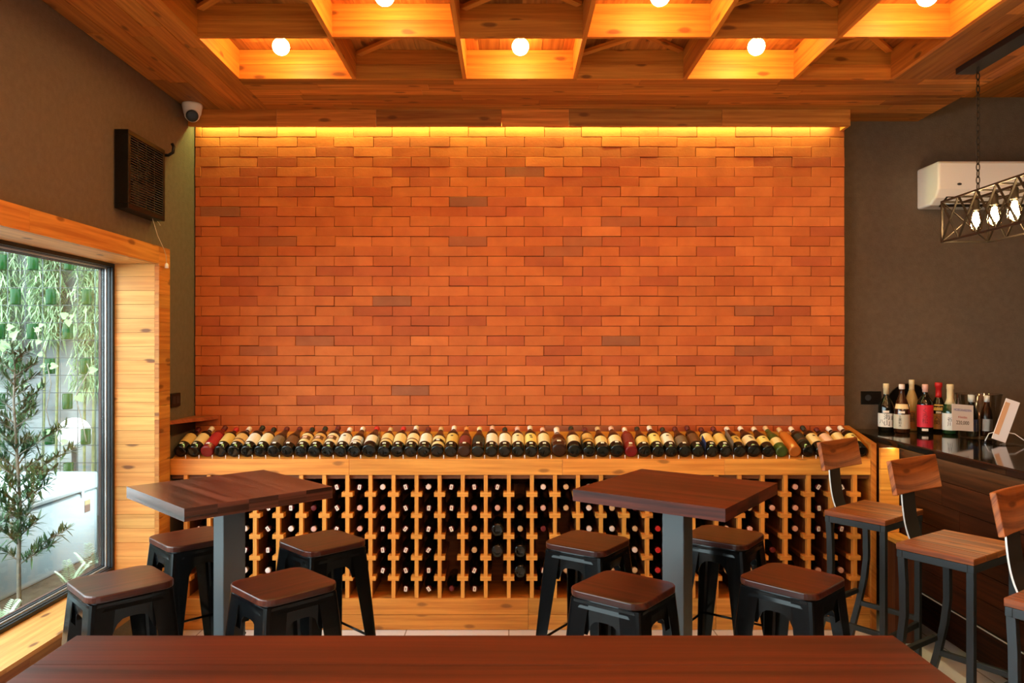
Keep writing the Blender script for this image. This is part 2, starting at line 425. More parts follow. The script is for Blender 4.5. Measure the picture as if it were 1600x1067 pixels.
# ceiling: wooden border boards, coffer grid, upper boards
GX = [-1.495, -.853, -.244, .364, .972, 1.58, 2.115]
GY = [4.086-.547*k for k in range(11)]
f = MB()
planks(f, -1.995, -1.495, -3, 4.60, ZC, ZC+.02, 'y', .1)
planks(f, -1.495, 2.68, 4.086, 4.60, ZC, ZC+.02, 'x', .086)
planks(f, -1.99, 2.13, 4.60, 4.845, ZC+.004, ZC+.02, 'x', .086)
planks(f, 2.13, 2.68, 4.60, 4.845, ZC, ZC+.02, 'x', .082)
planks(f, 2.115, 2.68, -3, 4.086, ZC, ZC+.02, 'y', .094)
planks(f, -1.495, 2.115, -3, GY[-1], ZC, ZC+.02, 'x', .09)
for z0, z1 in ((ZC+.02, ZC+.09), (ZC+.09, ZU)):               # edge of the dropped border
    f.box((2.66, -3, z0), (2.68, 4.845, z1), col=tint())
planks(f, -2.0, 5.0, -3, 4.85, ZU, ZU+.02, 'y', .115, .8, 1.8)
f.box((-2.24, -3.1, ZU+.021), (5.1, 5.0, ZU+.07))
struct(f.build('ceiling', 'pine_ceiling'))
f = MB()
wt = .011
for i, x in enumerate(GX):
    for z0, z1 in ((ZC, ZC+.079), (ZC+.080, ZU-.001)):
        a = GY[-1]
        while a < GY[0]-.01:
            e = min(GY[0], a+.547*rng.choice((1, 2, 2)))
            f.box((x-wt, a+.001, z0), (x+wt, e-.001, z1), col=tint(.78, 1.12)); a = e
for j, y in enumerate(GY):
    for i in range(6):
        for z0, z1 in ((ZC, ZC+.079), (ZC+.080, ZU-.001)):
            f.box((GX[i]+wt, y-wt, z0), (GX[i+1]-wt, y+wt, z1), col=tint(.78, 1.12))
for r in range(4):                                              # crossed battens in the unlit coffers
    for i in range(6):
        if (i+r) % 2 == 1:
            x0, x1, y0, y1 = GX[i]+.03, GX[i+1]-.03, GY[r+1]+.03, GY[r]-.03
            f.bar((x0, y0, ZU-.012), (x1, y1, ZU-.012), .035, .018, col=tint(.9, 1.1)); f.bar((x0, y1, ZU-.03), (x1, y0, ZU-.03), .035, .018, col=tint(.9, 1.1))
struct(f.build('ceiling_coffers', 'pine_coffer'))
# fascia board that hides the light strip
f = MB(); x = -1.995
for l in (.55, .62, .78, .42, .95, .80):
    e = min(2.125, x+l); f.box((x+.001, 4.60, 3.036), (e-.001, 4.622, ZC+.003), col=tint(.62, 1.25)); x = e
f.box((2.105, 4.622, 3.036), (2.125, 4.845, ZC+.003), col=tint(.9, 1.1))
struct(f.build('trim_1', 'pine_ceiling'))

# window: wooden lining, casing, aluminium frame, pane
f = MB(); xo = -2.235
z = WZ0
while z < WZ1-.01:                                              # lining boards of the far reveal
    e = min(z+.079, WZ1) if WZ1-z > .1 else WZ1
    f.box((xo, WY1, z+.0008), (-1.999, WY1+.02, e-.0008), col=tint(.84, 1.1), grain=0); z = e
    f.box((xo, WY0-.02, z-.06), (-1.999, WY0, z-.001), col=tint(.84, 1.1), grain=0)
SG = (WY1-WY0)/5
for k in range(5):
    f.box((xo, WY0+k*SG, WZ1), (-1.999, WY0+(k+1)*SG, WZ1+.02), col=tint(.9, 1.1))
    f.box((xo, WY0+k*SG, WZ0-.02), (-1.97, WY0+(k+1)*SG, WZ0), col=tint(.75, .95))
struct(f.build('trim_2', 'pine_light'))
f = MB(); xc0, xc1 = -2.0, -1.975
z = WZ0-.02
while z < WZ1+.1:
    e = min(z+.079, WZ1+.1)
    f.box((xc0, WY1, z+.0006), (xc1, 4.313, e-.0006), col=tint(.66, .95), grain=1); z = e
for k, (a, e) in enumerate(((WY0-.1, -.7), (-.7, 1.0), (1.0, 3.05), (3.05, WY1))):
    f.box((xc0, a, WZ1), (xc1, e-.001, WZ1+.1), col=tint(.7, .95))
    f.box((xc0, a, WZ0-.16), (xc1, e-.001, WZ0-.021), col=tint(.42, .55))
f.box((xc0, WY0-.1, WZ0-.02), (xc1, WY0, WZ1), col=tint(.7, .95))
struct(f.build('trim_3', 'pine'))
def ring_yz(mb, x0, x1, y0, y1, z0, z1, w, mi):
    mb.box((x0, y0, z0), (x1, y1, z0+w), mi=mi); mb.box((x0, y0, z1-w), (x1, y1, z1), mi=mi)
    mb.box((x0, y0, z0+w), (x1, y0+w, z1-w), mi=mi); mb.box((x0, y1-w, z0+w), (x1, y1, z1-w), mi=mi)
win = MB()
ring_yz(win, -2.238, -2.224, WY0, WY1-.001, WZ0+.001, WZ1-.001, .020, 0)
ring_yz(win, -2.2560, -2.2385, WY0, WY1-.001, WZ0+.001, WZ1-.001, .024, 2)
ring_yz(win, -2.2660, -2.2565, WY0, WY1-.001, WZ0+.001, WZ1-.001, .030, 1)
ring_yz(win, -2.2820, -2.2665, WY0, WY1-.001, WZ0+.001, WZ1-.001, .034, 2)
ring_yz(win, -2.2960, -2.2825, WY0, WY1-.001, WZ0+.001, WZ1-.001, .037, 3)
wo = struct(win.build('window_1', ['frame_black', 'aluminium', 'frame_grey', 'brown_steel'], bevel=.002))
f = MB(); f.box((-2.276, WY0+.034, WZ0+.0345), (-2.271, WY1-.0355, WZ1-.0355)); f.build('pane', 'pane_glass', wo)

# ------------------------------------------------------------------ wine rack
YR = 4.335
xk = lambda k: PX(777+36.1*(k-6.5), YR)
XL, XR = -1.985, 2.155
rack = thing('wine_rack', 'long pine wine rack standing along the foot of the brick wall', 'wine rack', (0, YR, 0))
# (children are in coordinates relative to y = YR)
f = MB(); a = XL
for l in (1.05, 1.25, .95, 1.3):
    e = min(XR-.034, a+l); f.box((a+.0006, 0, .911), (e-.0006, .024, 1.005), col=tint(.95, 1.08)); a = e
f.build('front_rail', 'pine_rack', rack, bevel=.002)
for z0, z1 in ((.002, .089), (.091, .187)):
    f = MB(); a = XL
    for l in (.9, 1.2, 1.1, 1.3):
        e = min(XR-.034, a+l); f.box((a+.0006, .004, z0), (e-.0006, .026, z1), col=tint(.85, 1.05)); a = e
    f.build('plinth_board', 'pine_rack', rack, bevel=.002)
f = MB(); f.box((XL, .026, .165), (XR-.034, .34, .1865), col=(.9, .8, .75)); f.build('bottom_board', 'pine_rack', rack)
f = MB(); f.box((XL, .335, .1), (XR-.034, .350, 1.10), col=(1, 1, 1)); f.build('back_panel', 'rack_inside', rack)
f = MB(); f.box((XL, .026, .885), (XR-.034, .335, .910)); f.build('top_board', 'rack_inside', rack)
TH = R(21); ct, st = math.cos(TH), math.sin(TH)
SL0 = (.026, 1.003)                                             # sloped display board, lower front edge
f = MB(); mt = Matrix.Translation((0, SL0[0], SL0[1])) @ Matrix.Rotation(TH, 4, 'X')
a = XL
for l in (1.1, 1.4, 1.0, 1.3):
    e = min(XR-.034, a+l); f.box((a+.0005, 0, -.018), (e-.0005, .345, 0), mt, col=tint(.75, .95)); a = e
f.build('sloped_display_board', 'pine_rack', rack)
for xa, xb in ((XR-.033, XR),):
    f = MB()
    mtx = Matrix(((0, 0, 1, 0), (1, 0, 0, 0), (0, 1, 0, 0), (0, 0, 0, 1)))
    f.prism([(0, .002), (.352, .002), (.352, 1.165), (0, 1.095)], xa, xb, mtx, col=(.72, .62, .55))
    f.build('end_panel', 'pine_rack', rack, bevel=.002)
zr = [.796, .672, .549, .424, .304]
up_me = None
for k in range(-7, 23):
    if up_me is None or rng.random() < .25:
        f = MB(); c_ = tint(.9, 1.1); f.box((-.011, .002, .189), (.011, .034, .9095), col=c_, grain=2); f.box((-.0085, .034, .189), (.0085, .332, .9095), mi=1, grain=2); up_me = f.mesh('upright', ['pine_rack', 'rack_inside'])  # divider behind the front post darkened to imitate shade in the cells
        f = MB(); f.box((-.032, .0, -.013), (.032, .05, .013), col=c_, grain=0); f.box((-.032, .05, -.0125), (.032, .33, .0125), mi=1); re_me = f.mesh('bottle_rest', ['pine_rack', 'rack_inside'])  # rest darkened behind its front end, shade put into the colour
    u = bpy.data.objects.new('upright', up_me); COL.objects.link(u); u.parent = rack; u.location = (xk(k), 0, 0)
    for z in zr:
        q = bpy.data.objects.new('bottle_rest', re_me); COL.objects.link(q); q.parent = u; q.location = (0, 0, z)

# ---- bottles lying in the rack
def prof_bordeaux(r=.0385, h=.30):
    k = h/.30
    return [(.001, .004), (r*.6, .003), (r*.9, 0), (r, .006), (r, .185*k), (r*.95, .200*k), (r*.72, .218*k), (.018, .233*k), (.0150, .242*k), (.0142, .285*k), (.0158, .287*k), (.0158, .299*k), (.001, .30*k)]
def prof_burgundy(r=.041, h=.30):
    k = h/.30
    return [(.001, .004), (r*.6, .003), (r*.92, 0), (r, .006), (r, .140*k), (r*.96, .160*k), (r*.78, .190*k), (r*.52, .222*k), (.0165, .248*k), (.0145, .262*k), (.0142, .285*k), (.0158, .287*k), (.0158, .299*k), (.001, .30*k)]
def prof_squat(r=.047, h=.27):
    return [(.001, .004), (r*.6, .003), (r*.94, 0), (r, .006), (r*1.02, .06), (r, .10), (r*.9, .135), (r*.66, .165), (r*.4, .185), (.017, .20), (.0155, .21), (.0155, h-.02), (.018, h-.018), (.018, h), (.001, h+.001)]
f = MB(); f.lathe(prof_bordeaux(.0375), 16); RB = f.mesh('rack_bottle', 'bottle_dark')
capm = {}
for nm in ('white', 'pink', 'red', 'cork', 'maroon'):
    f = MB(); f.lathe([(.0147, .262), (.0147, .2855), (.0164, .2865), (.0164, .3005), (.0120, .3015), (.001, .3016)], 12); capm[nm] = f.mesh('capsule', 'foil_'+nm)
f = MB(); f.box((-.009, -.0145, .3022), (.009, .0145, .3036)); f.box((-.0022, -.008, .3036), (.0022, .008, .3038), mi=1); tagm = f.mesh('price_tag', ['paper_white', 'paper_grey'])
cols = {}
E = None
# rows listed top to bottom per column: w/p/c/r/m = capsule colour, t = white tag, b = base outward, . = empty
known = {-1: 'tttttt', 0: 'tppttt', 1: 'wpttt.', 2: 'tttttt', 3: 'wttttt', 4: 'ttt..m', 5: 'tpcctt', 6: 'tpbb..', 7: '.ccbb.', 8: 'wpm.tm', 9: 'cc..c.',
         10: 'wwwcc.', 11: 'ccwmc.', 12: 'wmcwct', 13: 'rprrrr', 14: '.rmcw.', 15: 'wcmcc.', 16: 'mwwmc.', 17: 'pcpmcc', 18: '.p.m..', 19: 'ppp.m.', 20: 'ttt.pm', 21: 't.t.p.', 22: 'wmtp..',
         -2: 'mmpwt.', -3: 'mtwttt', -4: 'mtttwt', -5: 'wtwtwt', -6: 'mtm.tm', -7: '.mt.t.', -8: '......'}
nrow = 6
for k in range(-7, 22+1):
    xa = xk(k); xb = xk(k+1) if k < 22 else XR-.034
    xc_ = (xa+xb)/2
    if xb-xa < .10: continue
    for r in range(nrow):
        c = known[k][r]
        if c == '.': continue
        zt_ = (zr[r]+.013) if r < 5 else .1866
        zax = zt_+(.0185 if r < 5 else .0400)+.001
        o = bpy.data.objects.new('wine_bottle', RB); COL.objects.link(o)
        colnm = ordinal(k+9); rown = ordinal(r+1)
        if c == 'b':
            o.rotation_euler = (R(-90), 0, 0); o.location = (xc_, YR+.030, zax)
            lab = f'wine bottle lying base outward in {colnm} rack column from left, {rown} row'
        else:
            tip = .055+rng.uniform(-.012, .02)
            spin = rng.uniform(-.6, .6)
            # axis along -y, tip slightly up
            mt = Matrix.Translation((xc_+rng.uniform(-.001, .001), min(YR+.333, YR+.022+.305+tip-.045), zax)) @ Matrix.Rotation(R(90-1.2), 4, 'X') @ Matrix.Rotation(spin, 4, 'Z')
            mt.translation.y = min(mt.translation.y, YR+.332); o.matrix_world = mt
            kind = {'w': 'white', 'p': 'pink', 'r': 'red', 'c': 'cork', 'm': 'maroon', 't': 'maroon'}[c]
            q = bpy.data.objects.new('capsule', capm[kind]); COL.objects.link(q); q.parent = o
            if c == 't':
                q2 = bpy.data.objects.new('price_tag', tagm); COL.objects.link(q2); q2.parent = o
            cn = {'w': 'white capsule', 'p': 'pink capsule', 'r': 'red capsule', 'c': 'cork-coloured capsule', 'm': 'dark maroon capsule', 't': 'white neck tag'}[c]
            lab = f'wine bottle with {cn} in {colnm} rack column from left, {rown} row'
        tag(o, lab, 'bottle', 'wine bottles lying in the rack cells')

# ---- bottles on the sloped display board: (px of base, shape, label colour, glass, capsule, extras)
disp = [(285, 'b', 'tan', 'dark', 'maroon', ''), (304, 'b', 'cream', 'dark', 'white', ''), (323, 'b', 'red', 'red', 'maroon', 'T'), (342, 'b', 'gold', 'dark', 'red', ''),
 (361, 'b', 'tan', 'dark', 'white', 's'), (380, 'b', 'white', 'dark', 'black', ''), (399, 'b', 'pale', 'dark', 'black', ''), (419, 'g', 'grey', 'dark', 'maroon', 'T'),
 (440, 'g', 'brown', 'dark', 'maroon', 'T'), (461, 'b', 'cream', 'dark', 'black', 'p'), (481.5, 'b', 'tan', 'dark', 'black', 'p'), (502.5, 'b', 'pale', 'dark', 'maroon', 'p'),
 (524, 'b', 'white', 'dark', 'white', 'm'), (545, 'g', 'white', 'dark', 'white', 's'), (569, 'G', 'white', 'dark', 'red', ''), (593, 'b', 'cream', 'dark', 'cork', 's'),
 (614, 'b', 'cream', 'dark', 'red', ''), (635, 'b', 'pale', 'dark', 'white', 's'), (656, 'b', 'white', 'dark', 'maroon', ''), (677, 'g', 'cream', 'dark', 'cork', 'd'),
 (697.5, 'b', 'gold', 'dark', 'white', 'm'), (718, 'g', 'maroon', 'brown', 'orange', 'T'), (739, 'g', 'black', 'dark', 'cream', 'T'), (760, 'b', 'white', 'dark', 'pink', ''),
 (780.5, 'b', 'white', 'dark', 'black', ''), (801, 'b', 'pale', 'dark', 'pink', 'm'), (821.5, 'b', 'yellow', 'dark', 'white', 'M'), (842, 'b', 'pale', 'dark', 'pink', ''),
 (866, 'q', 'brown', 'brown', 'white', 'm'), (891.5, 'G', 'pale', 'dark', 'black', ''), (917, 'b', 'tan', 'dark', 'maroon', 's'), (938.5, 'g', 'cream', 'dark', 'cork', ''),
 (962.5, 'G', 'pale', 'dark', 'pink', ''), (986, 'b', 'maroon', 'red', 'white', 'n'), (1009, 'g', 'gold', 'dark', 'black', ''), (1031, 'b', 'yellow', 'dark', 'white', 'm'),
 (1053, 'b', 'white', 'dark', 'black', 'm'), (1074.5, 'g', 'grey', 'dark', 'maroon', 'T'), (1096.5, 'b', 'brown', 'dark', 'maroon', ''), (1117, 'b', 'cream', 'dark', 'maroon', ''),
 (1137, 'b', 'gold', 'dark', 'maroon', ''), (1160, 'g', 'gold', 'dark', 'white', 'M'), (1183, 'G', 'pale', 'dark', 'white', 'M'), (1206, 'g', 'yellow', 'dark', 'white', 'm'),
 (1225.5, 'h', 'cream', 'olive', 'cork', 'n'), (1245, 'b', 'amber', 'amber', 'cork', 'n'), (1265.5, 'b', 'black', 'dark', 'white', 's'), (1285.5, 'b', 'cream', 'dark', 'black', 'm'),
 (1305.5, 'b', 'pink', 'dark', 'maroon', ''), (1325.5, 'b', 'cream', 'dark', 'white', 'd'), (1344, 'b', 'yellow', 'dark', 'white', 'M')]
glass_nm = {'dark': 'black glass', 'red': 'dark red', 'brown': 'brown glass', 'olive': 'olive green glass', 'amber': 'amber glass'}
lab_nm = {'tan': 'tan label', 'cream': 'cream label', 'red': 'red label', 'gold': 'dull gold label', 'white': 'white label', 'pale': 'pale cream label', 'grey': 'grey-brown label', 'brown': 'dark brown label',
          'maroon': 'maroon label', 'black': 'black label', 'yellow': 'pale yellow label', 'amber': 'amber label', 'pink': 'pink label'}
cap_nm = {'maroon': 'maroon capsule', 'white': 'white capsule', 'red': 'red capsule', 'black': 'black capsule', 'cork': 'cork-coloured capsule', 'orange': 'orange capsule', 'cream': 'cream capsule', 'pink': 'pink capsule'}
ROT = Matrix.Rotation(TH-R(90), 4, 'X')                         # bottle z -> up the slope (+y, +z)
RAD = {'b': .0370, 'g': .0382, 'G': .0415, 'q': .045, 'h': .036}
rad_ = [RAD[d_[1]] for d_ in disp]
CARDS = (13, 14, 29, 38, 40)                                    # a card stands to the right of these bottles
xs_ = [0]
for i in range(1, len(disp)): xs_.append(xs_[-1]+rad_[i-1]+rad_[i]+(.004 if i-1 in CARDS else 0))
xa_, xb_ = PX(283.5, YR+.045), PX(1344, YR+.045)
gap_ = (xb_-xa_-xs_[-1])/(len(disp)-1)
xs_ = [xa_+x_+gap_*i for i, x_ in enumerate(xs_)]
mid_ = [(xs_[i]+rad_[i]+xs_[i+1]-rad_[i+1])/2 for i in range(len(disp)-1)]
for i, (u, shp, lc, gl, cp, ex) in enumerate(disp):
    rr = RAD[shp]
    if shp == 'q': pr = prof_squat(rr); L_ = .272
    elif shp in 'gGh': L_ = .31 if shp == 'h' else .295; pr = prof_burgundy(rr, L_)
    else: L_ = .30+.012*((i*7) % 3-1); pr = prof_bordeaux(rr, L_)
    # base centre: touches the sloped board from above
    y0 = .020; zb = SL0[1]
    d = y0
    bx = xs_[i]
    base = Vector((bx, YR+SL0[0]+.012*ct-(rr+.0015)*st, SL0[1]+.012*st+(rr+.0015)*ct))
    o = thing('display_bottle', '', 'bottle')
    # rotate about z-axis: none; slope rotation
    o.matrix_world = Matrix.Translation(base) @ ROT
    # local z up the slope; local -y?  ROT maps local (0,-1,0)->(0,-cos,..)
    f = MB(); f.lathe(pr, 20); f.build('glass_body', 'bottle_'+gl, o)
    topdir = math.atan2((ROT.inverted() @ Vector((0, 0, 1))).y, (ROT.inverted() @ Vector((0, 0, 1))).x)
    # capsule
    f = MB()
    if shp == 'q': f.lathe([(.0162, .205), (.0162, L_-.022), (.0188, L_-.020), (.0188, L_+.001), (.001, L_+.0015)], 14)
    else:
        k = L_/.30; f.lathe([(.0152, .255*k), (.0147, .2845*k), (.0163, .2865*k), (.0163, .3005*k), (.012, .3013*k), (.001, .3014*k)], 14)
    f.build('capsule', 'foil_'+cp, o)
    rl = rr*1.02 if shp == 'q' else rr
    bh = {'q': .10, 'g': .135, 'G': .135, 'h': .125}.get(shp, .180)
    z0, z1 = (.055, bh-.006) if shp in 'gGhq' else (.068, .168)
    if 'T' in ex: z0, z1 = .05, bh
    if 'n' in ex and lc == 'amber': z0, z1 = .0, 0
    if 'd' in ex: z0, z1 = .095, bh-.002
    if shp == 'q': z0, z1 = .045, .075
    sp = R(82)
    if z1 > z0:
        f = MB(); f.arc(rl+.0003, z0, z1, topdir-sp, topdir+sp); f.build('paper_label', 'paper_'+lc, o)
    if 'd' in ex:
        f = MB(); f.arc(rl+.0003, .03, .06, topdir-sp, topdir+sp); f.build('lower_label', 'paper_'+lc, o)
    hh = z1-z0
    if 'p' in ex:                                               # picture band on the label
        f = MB(); f.arc(rl+.0012, z0+hh*.28, z0+hh*.70, topdir-.9, topdir+.9); f.build('label_print', 'paper_brown', o)
        f = MB(); f.arc(rl+.0021, z0+hh*.36, z0+hh*.60, topdir-.35, topdir+.3); f.build('label_print', 'paper_pink', o)
    if 's' in ex:
        f = MB(); f.arc(rl+.0012, z0+hh*.24, z0+hh*.36, topdir-sp, topdir+sp); f.build('label_print', 'paper_brown', o)
    if 'm' in ex or 'M' in ex:
        n_ = 2 if 'M' in ex else 1
        for q in range(n_):
            f = MB(); f.arc(rl+.0012, z0+hh*(.62-.22*q), z0+hh*(.74-.22*q), topdir-.22+.1*q, topdir+.18+.1*q, n=3); f.build('label_print', 'ink_dark', o)
    if i not in (14, 15+14, 41, 42, 43, 44, 45, 46, 50):        # small white price sticker near the base
        f = MB(); zz = .030 if 'd' not in ex else .070
        f.arc(rl+.0018, zz, zz+.016, topdir-.26, topdir+.24, n=4); f.build('price_sticker', 'white_plastic', o)
    pat = {'p': ' and picture', 's': ' and stripe', 'd': ' in two pieces', 'm': ' and dark mark', 'M': ' and dark characters'}
    extra = next((pat[q] for q in ex if q in pat), '')
    shape = {'q': 'squat', 'G': 'broad', 'g': 'slope-shouldered', 'b': '', 'h': 'slender'}[shp]
    lb = f"{shape} {glass_nm[gl].replace(' glass', '')} bottle, {lab_nm[lc]}{extra}, {ordinal(i+1)} from left on display slope".strip()
    tag(o, lb, 'bottle', 'bottles on the sloped display board')
# thin pegs that stop the bottles sliding
f = MB(); f.lathe([(.0025, 0), (.0025, .020), (.0018, .022), (.0005, .0225)], 8); peg_me = f.mesh('stop_peg', 'white_plastic')
for i in range(len(disp)-1):
    q = bpy.data.objects.new('stop_peg', peg_me); COL.objects.link(q); q.parent = rack; q.location = (mid_[i], .012, 1.0045)
# cards standing between the display bottles
for u, nm, lb, mt_, col in ((13, 'price_card', 'clear plastic price card standing between two white-labelled display bottles', 'acrylic', 0),
                       (14, 'price_card', 'clear plastic price card right of the broad white-labelled bottle with red capsule', 'acrylic', 0),
                       (29, 'leaflet', 'black folded leaflet standing among the display bottles right of centre', 'paper_black', 1),
                       (38, 'leaflet', 'black and white folded leaflet leaning among bottles at right of display', 'paper_navy', 1),
                       (40, 'price_card', 'grey price card standing between bottles above the right table', 'paper_grey', 0)):
    x = mid_[u]
    o = thing(nm, lb, 'card')
    o.matrix_world = Matrix.Translation((x, YR+SL0[0]+.02, SL0[1]+.012)) @ Matrix.Rotation(TH, 4, 'X')
    f = MB(); f.box((-.0008, 0, 0), (.0008, .10 if col else .17, .095 if not col else .09)); f.build('card_sheet', mt_, o)
    if col:
        f = MB(); f.box((.0010, .015, .03), (.0014, .06, .07)); f.build('printed_panel', 'paper_white', o)

# ------------------------------------------------------------------ tables
def pub_table(label, cx, cy, rz, side, wmat):
    t = thing('pub_table', label, 'table', (cx, cy, 0), rz)
    f = MB(); n = 5; w = side/n
    for i in range(n):
        f.box((-side/2, -side/2+i*w, 1.0), (side/2, -side/2+(i+1)*w, 1.05), col=tint(.8, 1.15, .05), grain=0)
    f.build('tabletop', wmat, t)
    f = MB(); f.box((-.05, -.05, .012), (.05, .05, .992)); f.build('post', 'post_steel', t, bevel=.004)
    f = MB(); f.box((-.16, -.16, .992), (.16, .16, .9995)); f.build('mounting_plate', 'black_metal', t)
    f = MB(); f.prism(rsq(.30, .30, .03), .001, .012); f.build('base_plate', 'black_metal', t, bevel=.002)
    return t
pub_table('square dark wood pub table on steel post beside the window, grey grain showing', -1.218, 3.226, R(-45), .635, 'walnut_grey')
pub_table('square reddish dark wood pub table on steel post in front of right half of rack', .738, 3.238, R(-36), .665, 'walnut_table')
t = thing('long_table', 'long dark red-brown wooden table across the foreground', 'table', (-.05, 1.12, 0))
f = MB(); n = 6; w = .86/n
for i in range(n):
    f.box((-.855, -.43+i*w+.0002, 1.0), (.855, -.43+(i+1)*w-.0002, 1.05), col=tint(.9, 1.1, .04), grain=0)
f.build('tabletop', 'walnut_front', t, bevel=.001)
for sx in (-1, 1):
    for sy in (-1, 1):
        f = MB(); f.box((sx*.74-.04, sy*.34-.04, .001), (sx*.74+.04, sy*.34+.04, .999)); f.build('leg', 'post_steel', t, bevel=.003)
f = MB(); f.box((-.70, -.03, .25), (.70, .03, .31)); f.build('foot_rail', 'post_steel', t)

# ------------------------------------------------------------------ metal stools with wooden seats
def make_stool(label, loc, rz):
    t = thing('metal_stool', label, 'stool', loc, rz, 'metal stools around the two pub tables')
    f = MB(); f.prism(rsq(.312, .312, .055, 6), .735, .762, sm=False); f.build('seat', 'walnut_seat', t, bevel=.005, seg=3)
    # pressed steel top: rounded tray and four arched skirts
    f = MB()
    f.loft([[(*p, .734) for p in rsq(.286, .286, .048, 6)], [(*p, .700) for p in rsq(.300, .300, .05, 6)]], True, False, 0, True)
    f.prism(rsq(.28, .28, .045, 6), .728, .7345)
    for q in range(4):
        mt = Matrix.Rotation(q*PI/2, 4, 'Z') @ Matrix.Translation((0, -.150, 0)) @ Matrix.Rotation(R(90), 4, 'X') @ Matrix.Rotation(R(6), 4, 'X')
        pts = [(-.125, .728), (.125, .728), (.140, .58)]
        low = []
        for i in range(9):
            x = .074*(1-i/4); z = .600+.062*(1-abs(x/.074)**4)
            low.append((x, z))
        pts = [(-.140, .60)]+low[::-1]+[(.140, .60), (.125, .728), (-.125, .728)]
        f.prism([(p[0], p[1]-.728) for p in pts], -.0012, .0012, Matrix.Rotation(q*PI/2, 4, 'Z') @ Matrix.Translation((0, -.147, .728)) @ Matrix.Rotation(R(90+5.5), 4, 'X'))
    f.build('seat_frame', 'black_metal', t)
    # four tapered legs folded round the corners
    for sx, sy in ((1, 1), (-1, 1), (-1, -1), (1, -1)):
        f = MB(); rings = []
        for z, off, w in ((.731, .146, .085), (.60, .158, .080), (.35, .178, .064), (.012, .205, .042)):
            pts = [(-w, 0), (-.018, 0), (-.006, -.003), (-.002, -.008), (0, -.018), (0, -w), (-.004, -w), (-.004, -.018), (-.0075, -.0085), (-.018, -.004), (-w, -.004)]
            rings.append([(sx*(off+p[0]), sy*(off+p[1]), z) for p in pts])
        if sx*sy < 0: rings = [r[::-1] for r in rings]
        f.loft(rings, True, True, 0, False)
        lg = f.build('leg', 'black_metal', t)
        f = MB(); mt = Matrix.Translation((sx*.195, sy*.195, 0)); f.prism(rsq(.036, .036, .008, 2), .0005, .014, mt); f.build('rubber_foot', 'dark_plastic', lg)
    zf = .30; o_ = .178
    for q in range(4):
        a = Vector((o_, o_, zf)); b_ = Vector((-o_, o_, zf))
        mt = Matrix.Rotation(q*PI/2, 4, 'Z')
        f = MB(); f.tube([mt @ a, mt @ b_], .006, 8); f.build('foot_rung', 'black_metal', t)
    return t
st0 = make_stool('wood-topped metal stool nearest the window, left of the front of the left table', (-1.492, 2.845, 0), R(45))
for (x, y, a, lb) in ((-1.505, 3.515, 45, 'wood-topped metal stool behind left table, between it and the window wall'),
                      (-.857, 2.815, 45, 'wood-topped metal stool at front right side of left table'),
                      (-.867, 3.44, 45, 'wood-topped metal stool behind left table, on its rack side'),
                      (.367, 3.437, -35, 'wood-topped metal stool at back left side of right table'),
                      (.43, 2.775, -38, 'wood-topped metal stool in front left of the right table post'),
                      (1.03, 3.545, -37, 'wood-topped metal stool behind right table, right of its post'),
                      (1.103, 2.88, -46, 'wood-topped metal stool at front right of right table, nearest the bar')):
    dup(st0, (x, y, 0), R(a), lb)

